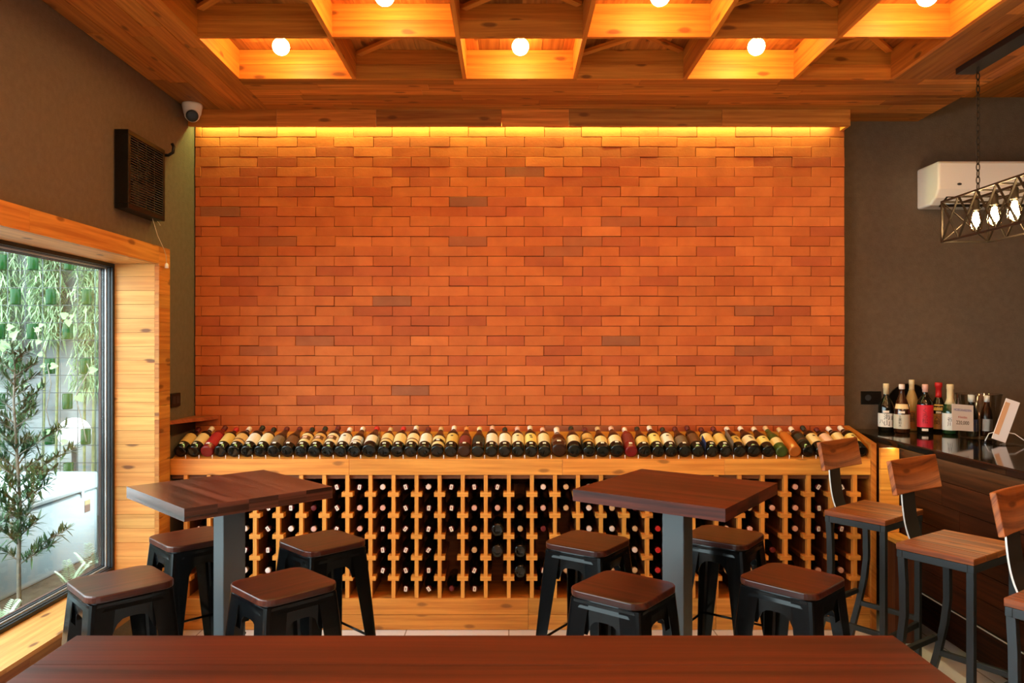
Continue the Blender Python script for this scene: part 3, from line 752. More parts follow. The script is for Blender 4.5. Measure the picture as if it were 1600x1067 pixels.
# ------------------------------------------------------------------ bar chairs with bent strap backs
def make_barchair(label, loc, rz):
    t = thing('bar_chair', label, 'bar stool', loc, rz, 'plank-seat bar stools along the bar')
    W, D, ZS = .43, .32, .795
    f = MB(); n = 4; w = W/n                                    # seat boards
    for i in range(n):
        f.box((-W/2+i*w+.0008, -D/2, ZS-.028), (-W/2+(i+1)*w-.0008, D/2, ZS), col=tint(.75, 1.2, .08), grain=1)
    f.build('seat', 'stool_wood', t, bevel=.003)
    f = MB(); z0, z1 = ZS-.062, ZS-.029
    f.box((-W/2+.004, -D/2+.002, z0), (W/2-.004, -D/2+.026, z1)); f.box((-W/2+.004, D/2-.026, z0), (W/2-.004, D/2-.002, z1))
    f.box((-W/2+.004, -D/2+.026, z0), (-W/2+.028, D/2-.026, z1)); f.box((W/2-.028, -D/2+.026, z0), (W/2-.004, D/2-.026, z1))
    f.build('seat_frame', 'grey_steel', t, bevel=.002)
    hs = .0145
    for sx in (-1, 1):
        x = sx*(W/2-.022)
        f = MB(); f.box((x-hs, -D/2+.004, .001), (x+hs, -D/2+.004+2*hs, z0)); f.build('leg', 'grey_steel', t, bevel=.002)
        f = MB(); pts = []
        for z, dy in ((z0, 0), (.62, -.006), (.48, -.008), (.36, .006), (.22, .035), (.10, .065), (.001, .085)):
            y = D/2-.019+dy
            pts.append([(x-hs, y-hs, z), (x+hs, y-hs, z), (x+hs, y+hs, z), (x-hs, y+hs, z)])
        f.loft(pts[::-1], True, True, 0, False); f.build('leg', 'grey_steel', t)
    xi = W/2-.022-hs
    f = MB(); f.box((-xi, -D/2+.008, .17), (xi, -D/2+.028, .20)); f.build('foot_rung', 'grey_steel', t, bevel=.002)
    f = MB(); f.box((-xi, D/2+.012, .27), (xi, D/2+.034, .295)); f.build('foot_rung', 'grey_steel', t, bevel=.002)
    for sx in (-1, 1):
        x = sx*(W/2-.022)
        f = MB(); f.box((x-.011, -D/2+.004+2*hs, .20), (x+.011, D/2+.010, .226)); f.build('foot_rung', 'grey_steel', t, bevel=.002)
    # bent flat strap
    pts = [(.05, ZS-.068), (.12, ZS-.067), (.162, ZS-.045), (.187, ZS+.00), (.204, ZS+.06), (.214, ZS+.13), (.219, ZS+.19), (.224, ZS+.24), (.236, ZS+.31)]
    sm = []
    for i in range(len(pts)-1):
        for k in range(4):
            q = k/4; p0 = pts[max(i-1, 0)]; p1 = pts[i]; p2 = pts[i+1]; p3 = pts[min(i+2, len(pts)-1)]
            sm.append(tuple(.5*((2*p1[j])+(-p0[j]+p2[j])*q+(2*p0[j]-5*p1[j]+4*p2[j]-p3[j])*q*q+(-p0[j]+3*p1[j]-3*p2[j]+p3[j])*q**3) for j in (0, 1)))
    sm.append(pts[-1]); rings = []
    for i, p in enumerate(sm):
        a = sm[max(i-1, 0)]; b_ = sm[min(i+1, len(sm)-1)]; tn = Vector((b_[0]-a[0], b_[1]-a[1])).normalized(); nn = Vector((tn.y, -tn.x))*.0035
        hw = .055
        rings.append([(-hw, p[0]+nn.x, p[1]+nn.y), (hw, p[0]+nn.x, p[1]+nn.y), (hw, p[0]-nn.x, p[1]-nn.y), (-hw, p[0]-nn.x, p[1]-nn.y)])
    f = MB(); f.loft(rings, True, True, 0, False)
    for k in range(len(f.f)):
        xs = [f.v[i].x for i in f.f[k]]
        if max(xs)-min(xs) < 1e-6: f.mi[k] = 1                 # bare bright cut edges
    f.build('back_strap', ['strap_steel', 'strap_edge'], t)
    # backrest board: slightly dished, leaning back
    f = MB(); rings = []; n = 8; hw = .198; hh = .077
    for i in range(n+1):
        a = -1+2*i/n; x = a*hw; dy = -.022*a*a+.0
        rings.append([(x, dy-.0, -hh), (x, dy+.024, -hh), (x, dy+.024, hh), (x, dy, hh)])
    f.loft(rings, True, True, 0, False)
    for k in range(len(f.f)): f.uv[k] = [(f.v[i].x+3.1, f.v[i].z+f.v[i].y+7.3) for i in f.f[k]]
    bk = f.build('backrest', 'stool_wood', t, bevel=.004)
    bk.location = (0, .196, ZS+.275); bk.rotation_euler = (R(-11), 0, 0)
    return t
bc0 = make_barchair('plank-seat bar stool with bent strap back, farthest along the bar, by the rack end', (1.943, 3.938, 0), R(38))
dup(bc0, (1.976, 3.256, 0), R(34), 'plank-seat bar stool with bent strap back, middle one along the bar')
dup(bc0, (1.967, 2.53, 0), R(34), 'plank-seat bar stool with bent strap back, nearest, cut by right picture edge')

# ------------------------------------------------------------------ bar
bar = thing('bar_counter', 'dark plank-fronted bar with glossy black stone top along the right side', 'bar counter', (2.2, 1.2, 0))
f = MB(); f.box((0, 0, 1.086), (.88, 3.645, 1.126)); f.build('countertop', 'granite', bar, bevel=.006, seg=3)
f = MB()
for i in range(6):
    z0 = .31+i*.129; a = 0
    while a < 3.64:
        e = min(3.64, a+rng.uniform(.9, 1.6)); e = 3.64 if 3.64-e < .3 else e
        f.box((.08+rng.uniform(0, .0015), a+.0005, z0+.001), (.10, e-.0005, z0+.127), col=tint(.8, 1.2)); a = e
f.build('front_planks', 'bar_planks', bar)
f = MB(); f.box((.10, 0, .31), (.86, 3.64, 1.0855)); f.build('body', 'bar_planks', bar)
f = MB(); f.box((.28, 0, .001), (.30, 3.64, .305)); f.build('toe_kick', 'bar_planks', bar)
f = MB(); f.box((.074, 0, .296), (.30, 3.64, .3095)); f.build('kick_ledge', 'dark_plastic', bar)
f = MB(); f.box((.0735, .0, .3010), (.0755, 2.9, .3075)); f.build('edge_strip', 'aluminium', bar)
# pine ledge cupboard between rack end and bar
led = thing('ledge_cupboard', 'small pine ledge cupboard in the gap between wine rack end and bar', 'cupboard', (2.162, 4.12, 0))
f = MB()
for i in range(4):
    z0 = .585+i*.122; f.box((0, .18, z0+.001), (.107, .20, z0+.121), col=tint(.95, 1.15), grain=0)
f.build('back_planks', 'pine_rack', led)
f = MB(); f.box((0, 0, .56), (.107, .1995, .584)); f.build('ledge_top', 'pine_rack', led, bevel=.002)
f = MB(); f.box((0, .02, .002), (.107, .19, .559), col=(.5, .4, .35)); f.build('carcass', 'rack_inside', led)

# ---- sake bottles standing on the bar
ZB = 1.1265
def wrap_text(txt, size, mat, r, z, ang, parent, name='lettering', vertical=True):
    body = '\n'.join(txt) if vertical else txt
    me = text_mesh(body, size, mat, name, .0002)
    for v in me.vertices:
        a = ang+v.co.x/r; rad = r+.0012+v.co.z
        v.co = (rad*math.cos(a), rad*math.sin(a), z+v.co.y)
    o = bpy.data.objects.new(name, me); COL.objects.link(o); o.parent = parent
    return o
def sake(label, u, y, vt, prof, glass, capmat, cap_z, labs, letters, vb=None):
    """prof scaled to height 1; labs: (z0, z1, spread, material, part)"""
    x = PX(u, y); h = PZ(vt, y)-ZB
    o = thing('sake_bottle', label, 'bottle', (x, y, ZB), 0, 'bottles standing on the bar by the wall')
    ang = math.atan2(-y, -x)                                    # label turned to the room
    pr = [(r_, z_*h) for r_, z_ in prof]
    f = MB(); f.lathe(pr, 24); f.build('glass_body', glass, o)
    f = MB()
    rc = max(r_ for r_, z_ in prof if z_ >= cap_z)
    ring = [(r_+.0012, max(z_, cap_z)*h) for r_, z_ in prof if z_ >= cap_z-.03 and r_ > .002]
    f.lathe(ring+[(ring[-1][0]*.9, h+.0015), (.001, h+.002)], 18); f.build('cap', capmat, o)
    rb = prof[3][0]
    for z0, z1, sp, mt_, nm in labs:
        def rad(z):
            for (r0, a), (r1, b_) in zip(prof, prof[1:]):
                if a <= z <= b_ and b_ > a: return r0+(r1-r0)*(z-a)/(b_-a)
            return rb
        rings = []; n = 12
        for i in range(n+1):
            a = ang-R(sp)+2*R(sp)*i/n; c, s_ = math.cos(a), math.sin(a)
            r0, r1 = rad(z0)+.0006, rad(z1)+.0006
            rings.append([(r0*c, r0*s_, z0*h), ((r0+.0006)*c, (r0+.0006)*s_, z0*h), ((r1+.0006)*c, (r1+.0006)*s_, z1*h), (r1*c, r1*s_, z1*h)])
        f = MB(); f.loft(rings, True, True, 0, False); f.build(nm, mt_, o)
    for txt, size, mt_, z, da in letters:
        wrap_text(txt, size, mt_, rb+.001, z*h, ang+R(da), o)
    return o
def sk(r, rn, sh0, sh1, rc=None):
    rc = rc or rn+.002
    return [(.001, .012), (r*.7, .010), (r*.93, 0), (r, .02), (r, sh0), (r*.93, sh0+(sh1-sh0)*.28), (r*.70, sh0+(sh1-sh0)*.62), (rn*1.15, sh1-.02), (rn, sh1+.03), (rn, .90), (rc, .91), (rc, .99), (.001, 1)]
sake('black glass sake bottle with white label and cream cap, leftmost on the bar', 1384.5, 4.705, 599.5, sk(.0465, .0145, .50, .74), 'bottle_dark', 'foil_cream', .78,
     [(.10, .385, 78, 'paper_sake_white', 'paper_label'), (.40, .445, 22, 'paper_white', 'price_sticker')], [('海山', .040, 'ink_dark', .24, 6), ('八', .030, 'ink_dark', .21, -32), ('清酒', .014, 'ink_dark', .29, 42)])
sake('brown sake bottle with pale grey label and curved shoulder label, second on the bar', 1409, 4.625, 600.5, sk(.0455, .0145, .42, .80), 'bottle_brown', 'foil_white', .90,
     [(.09, .385, 80, 'paper_sake_grey', 'paper_label'), (.50, .60, 60, 'paper_cream', 'shoulder_label'), (.41, .455, 22, 'paper_white', 'price_sticker')], [('上善如水', .019, 'ink_dark', .24, -12)])
sake('clear bottle of cloudy amber drink with white cap, standing behind the red-labelled bottle', 1424.5, 4.745, 593.5, sk(.043, .014, .45, .82), 'bottle_nigori', 'foil_cream', .80,
     [(.05, .40, 70, 'paper_sake_orange', 'paper_label')], [('白鶴', .034, 'ink_dark', .27, 4)])
sake('dark bottle with bright red label and greyish cap, fourth from left on the bar', 1445.5, 4.60, 600.5, sk(.045, .0145, .60, .78), 'bottle_dark', 'foil_pink', .84,
     [(.13, .585, 80, 'paper_sake_red', 'paper_label'), (.055, .105, 22, 'paper_white', 'price_sticker')], [('くろ松', .034, 'ink_maroon', .36, 0)])
sake('dark bottle with red wrapped neck, gold disc and orange label on the bar', 1466.5, 4.69, 598, sk(.042, .0165, .45, .72, .0205), 'bottle_dark', 'foil_red', .66,
     [(.06, .37, 76, 'paper_sake_orange', 'paper_label'), (.44, .56, 40, 'paper_gold', 'gold_disc'), (.38, .42, 20, 'paper_white', 'price_sticker')], [('大関', .032, 'ink_dark', .24, -12), ('清酒', .013, 'ink_maroon', .24, 32)])
sake('pale cream-necked bottle with white label, half hidden behind price notice on the bar', 1484.5, 4.565, 600.5, sk(.043, .017, .44, .70, .019), 'bottle_green', 'foil_cream', .56,
     [(.08, .42, 78, 'paper_sake_white', 'paper_label')], [('谷川', .030, 'ink_dark', .25, 0)])
# round dark tray leaning on the wall behind the bottles
o = tag((lambda f: (f.lathe([(.001, 0), (.144, 0), (.150, .008), (.146, .010), (.138, .004), (.001, .004)], 32), f.build('serving_tray', 'dark_plastic'))[1])(MB()),
        'round dark tray leaning on the wall behind the bar bottles', 'tray')
o.matrix_world = Matrix.Translation((2.60, 4.826, ZB+.1512)) @ Matrix.Rotation(R(-84), 4, 'X') @ Matrix.Rotation(PI, 4, 'X')

# clear tub with beer bottles and a price notice
tub = thing('acrylic_tub', 'clear plastic drinks tub holding small bottles on the bar', 'ice bucket', (2.765, 4.36, ZB))
f = MB(); outer = [(.092, 0), (.120, .255)]
f.lathe([(.001, .0005), (.090, .0005), (.092, .004), (.121, .255), (.124, .258), (.118, .258), (.088, .008), (.001, .007)], 32); f.build('tub_body', 'acrylic', tub)
f = MB(); f.tube([(.1215*math.cos(a*PI/16), .1215*math.sin(a*PI/16), .257) for a in range(32)], .0022, 6, closed=True); f.build('rim', 'acrylic', tub)
pb = [(.001, .004), (.024, .003), (.029, 0), (.0305, .006), (.0305, .12), (.027, .145), (.0165, .175), (.0125, .19), (.0122, .22), (.0142, .222), (.0142, .236), (.001, .237)]
for (dx, dy, lx, ly, glass, lbm, lb) in ((.035, -.02, .07, .05, 'bottle_brown', 'paper_sake_white', 'small brown beer bottle with white label, right one in the clear tub'),
                                      (-.012, .038, -.03, .05, 'bottle_dark', 'paper_pink', 'small dark beer bottle with white cap, back one in the clear tub'),
                                      (-.044, -.022, -.08, -.02, 'bottle_dark', 'paper_navy', 'small dark beer bottle behind the price notice in the clear tub')):
    o = thing('beer_bottle', lb, 'bottle', (2.765+dx, 4.36+dy, ZB+.0125), 0, 'beer bottles in the clear tub', rot=(-ly*.5, lx*.5, 0))
    f = MB(); f.lathe(pb, 16); f.build('glass_body', glass, o)
    f = MB(); f.lathe([(.0152, .200), (.0152, .2375), (.001, .2385)], 14); f.build('cap', 'white_plastic', o)
    f = MB(); f.arc(.0308, .03, .10, -PI*.9, -PI*.1); f.build('paper_label', lbm, o)
nt_ = thing('price_notice', 'white price notice with blue and red lettering fixed to front of the clear tub', 'sign')
y = 4.212; mt = Matrix.Translation((PX(1504, y), y, PZ(652.5, y))) @ Matrix.Rotation(R(18), 4, 'Z') @ Matrix.Rotation(R(86), 4, 'X') @ Matrix.Rotation(R(-5), 4, 'Z')
nt_.matrix_world = mt
f = MB(); f.box((-.080, -.074, -.0006), (.080, .074, .0006)); f.build('sheet', 'paper', nt_)
for txt, size, mt_, yy in (('HOEGAARDEN', .0195, 'ink_blue', .042), ('4 bottles', .019, 'ink_red', .002), ('220,000', .030, 'ink_dark', -.030), ('+ tax', .012, 'ink_blue', .023)):
    if txt == '+ tax': continue
    me = text_mesh(txt, size, mt_, 'lettering', .0003)
    o = bpy.data.objects.new('lettering', me); COL.objects.link(o); o.parent = nt_; o.location = (0, yy, .0010)
# leaning menu holder
mh = thing('menu_holder', 'white and orange printed menu card leaning in a clear stand on the bar', 'menu stand', (2.72, 4.08, ZB))
f = MB(); f.prism(rsq(.13, .16, .01, 2), .0005, .006); f.build('stand_base', 'acrylic', mh, bevel=.001)
mt = Matrix.Translation((-.02, .0, .018)) @ Matrix.Rotation(R(20), 4, 'Y') @ Matrix.Rotation(R(-8), 4, 'Z')
f = MB(); f.box((-.036, -.004, 0), (.036, .004, .235), mt); f.build('card', 'paper', mh)
f = MB(); f.box((-.036, -.0048, .03), (-.010, -.0042, .215), mt); f.build('printed_band', 'paper_orange', mh)
f = MB(); f.tube([(.11, -.05, .0092), (.07, .0, .055), (.02, .05, .065), (-.03, .065, .050), (-.055, .06, .0092)], .0025, 6)
f.build('wire_support', 'paper', mh)

# ------------------------------------------------------------------ pendant lamp over the bar
pl = thing('pendant_lamp', 'black iron cage pendant lamp with clear filament bulbs hanging over the bar', 'lamp', (2.4225, 3.93, 2.218))
# local: cage runs -y, x from -.1225 to .1225, z 0..0.214
Lc, hx, hz = 1.03, .1225, .212
f = MB(); bw = .009
for x in (-hx, hx):
    for z in (0, hz): f.bar((x, .0, z), (x, -Lc, z), bw, bw)
for y in (0, -Lc):
    for x in (-hx, hx): f.bar((x, y, -bw/2), (x, y, hz+bw/2), bw, bw)
    for z in (0, hz): f.bar((-hx, y, z), (hx, y, z), bw, bw)
    f.bar((-hx, y, 0), (hx, y, hz), .008, .004); f.bar((-hx, y, hz), (hx, y, 0), .008, .004)
f.bar((0, 0, hz), (0, -Lc, hz), .012, .012)
nb = 7; pit = Lc/nb
for i in range(nb+1):
    y = -i*pit
    f.bar((-hx, y, hz), (hx, y, hz), .010, .006)
f.build('cage_frame', 'lamp_iron', pl)
for x in (-hx, hx):
    f = MB()
    for i in range(nb):
        y0, y1 = -i*pit, -(i+1)*pit
        f.bar((x, y0, 0), (x, y1, hz), .005, .010, up=(1, 0, 0)); f.bar((x, y0, hz), (x, y1, 0), .005, .010, up=(1, 0, 0))
    f.build('cross_brace', 'lamp_iron', pl)
f = MB(); f.box((-.05, -.98, ZC-2.218-.032), (.05, .0+.0, ZC-2.218-.0005)); f.build('ceiling_canopy', 'frame_black', pl, bevel=.002)
for yy in (-.11, -.92):
    f = MB(); z = hz+.006; k = 0
    while z < ZC-2.218-.035:
        a_ = (k % 2)*PI/2; pts = []
        for i in range(12):
            q = 2*PI*i/12; lx = .0085*math.cos(q); lz = .021*math.sin(q)
            pts.append((lx*math.cos(a_), yy+lx*math.sin(a_), z+.018+lz))
        f.tube(pts, .0026, 5, closed=True); z += .0335; k += 1
    f.build('chain', 'lamp_iron', pl)
lampY = []
for i in range(nb-1):
    y = -.093-i*pit; lampY.append(y)
    f = MB(); f.lathe([(.013, hz-.005), (.017, hz-.012), (.017, hz-.05), (.020, hz-.055), (.020, hz-.062), (.012, hz-.064)], 14, Matrix.Translation((0, y, 0))); sk_ = f.build('socket', 'lamp_iron', pl)
    f = MB(); f.lathe([(.012, hz-.062), (.016, hz-.075), (.028, hz-.105), (.032, hz-.13), (.029, hz-.155), (.018, hz-.172), (.001, hz-.178)], 18, Matrix.Translation((0, y, 0))); f.build('bulb_glass', 'bulb_clear', pl)
    f = MB()
    for k in range(5):
        a_ = 2*PI*k/5
        f.tube([(.005*math.cos(a_), y+.005*math.sin(a_), hz-.075), (.0185*math.cos(a_), y+.0185*math.sin(a_), hz-.142)], .0062, 6)
    f.build('filament', 'filament', pl)

# ------------------------------------------------------------------ ceiling bulbs
WARM = (1, .62, .26)
f = MB(); pr = [(.0135, .062), (.0150, .054), (.0175, .046)]
for i in range(12):
    a = R(58-i*(58+88)/11); pr.append((.043*math.cos(a), .043*math.sin(a)))
pr.append((.001, -.043)); f.lathe(pr, 20); BG = f.mesh('bulb_globe', 'bulb_glow')
f = MB(); f.lathe([(.020, .0895), (.020, .080), (.0155, .076), (.0155, .0625), (.001, .0623)], 16); BS = f.mesh('lamp_holder', 'brass')
names = {(0, 0): 'glowing round bulb in front-row ceiling coffer nearest the window', (0, 2): 'glowing round bulb in middle lit coffer of the row nearest brick wall', (0, 4): 'glowing round bulb in right lit coffer of the row nearest brick wall',
         (1, 1): 'glowing round bulb at top picture edge, left lit coffer of the second row', (1, 3): 'glowing round bulb at top picture edge, centre lit coffer of the second row', (1, 5): 'glowing round bulb at top picture edge, right lit coffer of the second row'}
for r in range(10):
    for i in range(6):
        if (i+r) % 2: continue
        x, y = (GX[i]+GX[i+1])/2, (GY[r]+GY[r+1])/2
        if r < 2:
            o = thing('ceiling_bulb', names[(r, i)], 'light bulb', (x, y, 3.207), 0, 'bulbs in the ceiling coffers')
            for nm, me in (('bulb_globe', BG), ('lamp_holder', BS)):
                q = bpy.data.objects.new(nm, me); COL.objects.link(q); q.parent = o
        else:
            l = bpy.data.lights.new('coffer_lamp', 'POINT'); l.energy = 7; l.color = WARM; l.shadow_soft_size = .043
            q = bpy.data.objects.new('coffer_lamp', l); COL.objects.link(q); q.location = (x, y, 3.2165)
for x, y, z, e in ((1.5, -1.6, 2.5, 85), (2.42, .4, 2.2, 15), (.2, -1.1, 2.5, 75)):   # added warm fill lights out of view, no fixtures modelled
    l = bpy.data.lights.new('fill_light', 'POINT'); l.energy = e; l.color = (1, .64, .34); l.shadow_soft_size = .12
    q = bpy.data.objects.new('fill_light', l); COL.objects.link(q); q.location = (x, y, z)
l = bpy.data.lights.new('bar_strip', 'AREA'); l.shape = 'RECTANGLE'; l.size = .02; l.size_y = 3.2; l.energy = 6; l.color = (1, .86, .45)   # under the bar top
q = bpy.data.objects.new('bar_strip', l); COL.objects.link(q); q.location = (2.232, 2.95, 1.083)
# light strip behind the fascia
l = bpy.data.lights.new('cove_strip', 'AREA'); l.shape = 'RECTANGLE'; l.size = 4.0; l.size_y = .02; l.energy = 21; l.color = (.80, 1, .26)
q = bpy.data.objects.new('cove_strip', l); COL.objects.link(q); q.location = (.04, 4.672, 3.085); q.rotation_euler = (R(8), 0, 0)

# ------------------------------------------------------------------ fittings on the walls
# fan box on the left wall
fn = thing('box_fan', 'black square box fan mounted on the left wall above the window', 'fan', (-1.999, 3.947, 2.564))
f = MB(); f.box((.0, -.2, -.2), (.004, .2, .2))
for lo_, hi_ in (((.004, -.2, -.2), (.072, .2, -.175)), ((.004, -.2, .175), (.072, .2, .2)), ((.004, -.2, -.175), (.072, -.175, .175)), ((.004, .175, -.175), (.072, .2, .175))): f.box(lo_, hi_)
f.build('housing', 'dark_plastic', fn, bevel=.004)
f = MB()
for i in range(27):
    z = -.169+i*.013; f.box((.066, -.175, z-.0018), (.070, .175, z+.0018))
for y in (-.09, 0, .09): f.box((.063, y-.002, -.175), (.066, y+.002, .175))
f.build('grille', 'plaster_dark', fn)
f = MB()
for k in range(5):
    a = 2*PI*k/5+.3; rings = []
    for i in range(6):
        rr = .035+.025*i; sw = a+.12*i; hwid = .028+.010*math.sin(i/5*PI)
        c = Vector((.035, rr*math.cos(sw), rr*math.sin(sw))); tg = Vector((.35, -math.sin(sw), math.cos(sw))).normalized()
        rings.append([c-tg*hwid+Vector((.001, 0, 0)), c+tg*hwid+Vector((.001, 0, 0)), c+tg*hwid-Vector((.001, 0, 0)), c-tg*hwid-Vector((.001, 0, 0))])
    f.loft(rings, True, True, 0, False)
f.build('fan_blades', 'frame_black', fn)
f = MB(); f.lathe([(.001, .012), (.036, .012), (.040, .02), (.036, .05), (.001, .055)], 18, Matrix.Rotation(R(90), 4, 'Y')); f.build('hub', 'dark_plastic', fn)
f = MB(); f.tube([(-1.992, 4.165, 2.76), (-1.985, 4.19, 2.66), (-1.992, 4.21, 2.58), (-1.985, 4.235, 2.56), (-1.992, 4.215, 2.52), (-1.985, 4.22, 2.42), (-1.99, 4.19, 2.37), (-1.96, 4.16, 2.345)], .0026, 6)
tag(f.build('power_cable', 'cable_white'), 'thin pale cable hanging on the wall beside the box fan', 'cable')
o = thing('pull_cord', 'white pull cord with small toggle hanging below the box fan', 'cord')
f = MB(); f.tube([(-1.955, 4.06, 2.363), (-1.955, 4.12, 2.28), (-1.953, 4.19, 2.215), (-1.953, 4.215, 2.18), (-1.953, 4.22, 2.14)], .002, 6); f.build('cord', 'cable_white', o)
f = MB(); f.lathe([(.004, .03), (.010, .022), (.011, 0), (.001, -.001)], 12, Matrix.Translation((-1.953, 4.222, 2.11))); f.build('toggle', 'white_plastic', o)
o = thing('hook', 'small dark metal hook bracket on the wall at upper right of fan', 'hook')
f = MB(); f.box((-1.999, 4.165, 2.70), (-1.985, 4.205, 2.79)); f.build('bracket_plate', 'dark_plastic', o, bevel=.002)
f = MB(); f.tube([(-1.985, 4.185, 2.745), (-1.925, 4.185, 2.745), (-1.90, 4.185, 2.76), (-1.895, 4.185, 2.79), (-1.905, 4.185, 2.81)], .009, 8); f.build('hook_arm', 'dark_plastic', o)
# dome camera on the ceiling
o = thing('security_camera', 'white turret security camera under the wooden ceiling in the left corner', 'security camera', (-1.925, 4.50, ZC))
f = MB(); f.lathe([(.001, -.0005), (.058, -.0005), (.060, -.012), (.054, -.040), (.050, -.060), (.046, -.064), (.001, -.064)], 24); f.build('mount_base', 'white_ceramic', o)
f = MB(); pr = [(.046*math.cos(R(a)), .046*math.sin(R(a))) for a in range(-88, 89, 11)]; f.lathe([(.001, -.046)]+pr+[(.001, .046)], 20, Matrix.Translation((.004, -.012, -.066))); f.build('ball_head', 'white_ceramic', o)
dv = Vector((.35, -.8, -.5)).normalized(); q_ = dv.to_track_quat('Z', 'Y').to_matrix().to_4x4()
f = MB(); f.lathe([(.001, .030), (.036, .032), (.034, .046), (.026, .048), (.001, .0475)], 22, Matrix.Translation((.004, -.012, -.066)) @ q_); f.build('lens_window', 'frame_black', o)
# sockets
o = thing('power_socket', 'black double wall socket on the plaster right of the brick wall', 'socket', (2.372, YG, 1.33))
f = MB(); f.box((-.066, -.010, -.043), (.066, -.0005, .043)); f.build('socket_plate', 'dark_plastic', o, bevel=.002)
f = MB(); f.lathe([(.001, .010), (.019, .010), (.021, .0125), (.016, .012), (.001, .011)], 18, Matrix.Translation((-.022, 0, 0)) @ Matrix.Rotation(R(90), 4, 'X')); f.build('socket_face', 'frame_grey', o)
o = thing('power_socket', 'black wall socket on the left wall above the corner shelf', 'socket', (-2.0, 4.42, 1.345))
f = MB(); f.box((.0005, -.062, -.040), (.012, .062, .040)); f.build('socket_plate', 'dark_plastic', o, bevel=.002)
f = MB(); f.box((.012, -.045, -.022), (.0135, -.005, .022)); f.box((.012, .005, -.022), (.0135, .045, .022)); f.build('socket_face', 'frame_black', o)
o = thing('corner_shelf', 'reddish wooden corner shelf board in the left corner above the rack', 'shelf', (-1.998, 4.695, 1.205))
f = MB(); f.prism([(.002, -.375), (.16, -.005), (.002, -.005)], 0, .022); f.build('shelf_board', 'board_red', o, bevel=.001)
f = MB(); f.box((.002, -.36, -.06), (.018, -.02, -.001)); f.build('shelf_strip', 'dark_plastic', o)  # dark strip along the wall just under the board
# air conditioner
ac = thing('air_conditioner', 'white split air conditioner on the plaster wall right of the bricks', 'air conditioner', (2.673, YG-.0005, 2.56))
pf = [(0, 0), (-.15, .0), (-.215, .035), (-.245, .085), (-.248, .245), (-.235, .262), (0, .262)]
mtx = Matrix(((0, 0, 1, 0), (1, 0, 0, 0), (0, 1, 0, 0), (0, 0, 0, 1)))
f = MB(); f.prism(pf[::-1], 0, .86, mtx); f.build('casing', 'white_plastic', ac, bevel=.014, seg=4)
f = MB()
mt = Matrix.Translation((0, -.185, .0165)) @ Matrix.Rotation(R(-29), 4, 'X')
f.box((.06, -.05, -.004), (.80, .045, .0005), mt); f.build('air_outlet', 'dark_plastic', ac)
f = MB(); f.box((.07, -.046, -.008), (.79, .012, -.0042), mt); f.build('louvre_flap', 'white_plastic', ac)
f = MB(); f.lathe([(.001, 0), (.014, 0), (.014, .002), (.001, .0025)], 16, Matrix.Translation((.13, -.2475, .115)) @ Matrix.Rotation(R(90), 4, 'X') @ Matrix.Scale(.55, 4, (0, 1, 0))); f.build('badge', 'frame_grey', ac)

# ------------------------------------------------------------------ outside the window
f = MB(); f.box((-9, -4, -.1), (-2.30, 6.6, .22)); o = struct(f.build('floor_garden', 'soil'))
f = MB(); f.box((-9, 6.35, 0), (-2.25, 6.55, 3.3)); struct(f.build('wall_garden', 'concrete'))
YW = 5.8
g = MB(); pitch = 27.35*YW/1156
gx0 = PX(12, YW)-pitch*8; gz0 = PZ(449.6, YW)
for i in range(16):
    x = gx0+i*pitch; g.tube([(x, YW, .22), (x, YW, gz0+pitch*7)], .0028, 5)
for j in range(-11, 8):
    z = gz0+j*pitch
    if z > .25: g.tube([(gx0, YW+.005, z), (gx0+15*pitch, YW+.005, z)], .0028, 5)
tag(g.build('wire_grid', 'wire'), 'square wire grid panel holding green bottles outside the window', 'wire grid')
f = MB(); f.lathe([(.001, .004), (.028, .002), (.033, 0), (.036, .008), (.036, .118), (.034, .120), (.0335, .012), (.001, .010)], 18); GB = f.mesh('bottle_planter', 'green_glass')
f = MB(); f.lathe([(.001, 0), (.033, 0), (.033, .05), (.001, .052)], 12); SO = f.mesh('planter_soil', 'soil')
rowsb = [(410, (2.5, 52, 108)), (464, (24.5, 79.5, 135.5)), (518, (0, 50, 106)), (572, (23.6, 78, 133)), (627, (0, 48.5, 105.5)), (682, (21, 78, 134)), (735, (50, 107))]
for ri, (v, us) in enumerate(rowsb):
    for ci, u in enumerate(us):
        y = YW-.046
        rank = ('leftmost', 'middle', 'rightmost') if len(us) == 3 else ('left', 'right')
        lb = f'green cut-bottle planter on the wire grid, {ordinal(ri+1)} row from top, {rank[ci]} one'
        o = bpy.data.objects.new('hanging_bottle_planter', GB); COL.objects.link(o); o.location = (PX(u, y), y, PZ(v, y)-.06)
        tag(o, lb, 'planter', 'green bottle planters on the wire grid')
        q = bpy.data.objects.new('planter_soil', SO); COL.objects.link(q); q.parent = o; q.location = (0, 0, .013)
def blade(mb, p, d, l, w, droop=.3, mi=0, up=Vector((0, 0, 1))):
    """one narrow folded leaf"""
    p, d = Vector(p), Vector(d).normalized()
    sd = d.cross(up)
    if sd.length < .1: sd = Vector((1, 0, 0))
    sd.normalize(); pts = []
    base = len(mb.v)
    for k, (tt, ww) in enumerate(((0, .15), (.3, 1), (.65, .8), (1, .03))):
        c = p+d*l*tt+Vector((0, 0, -droop*l*tt*tt)); nn = sd.cross(d)*(-w*.18*ww)
        mb.v.extend((c-sd*w*ww/2, c+nn, c+sd*w*ww/2))
    for k in range(3):
        for j in range(2):
            a = base+k*3+j
            mb.face([a, a+1, a+4, a+3], [(0, 0), (0, 1), (1, 1), (1, 0)], mi, True)
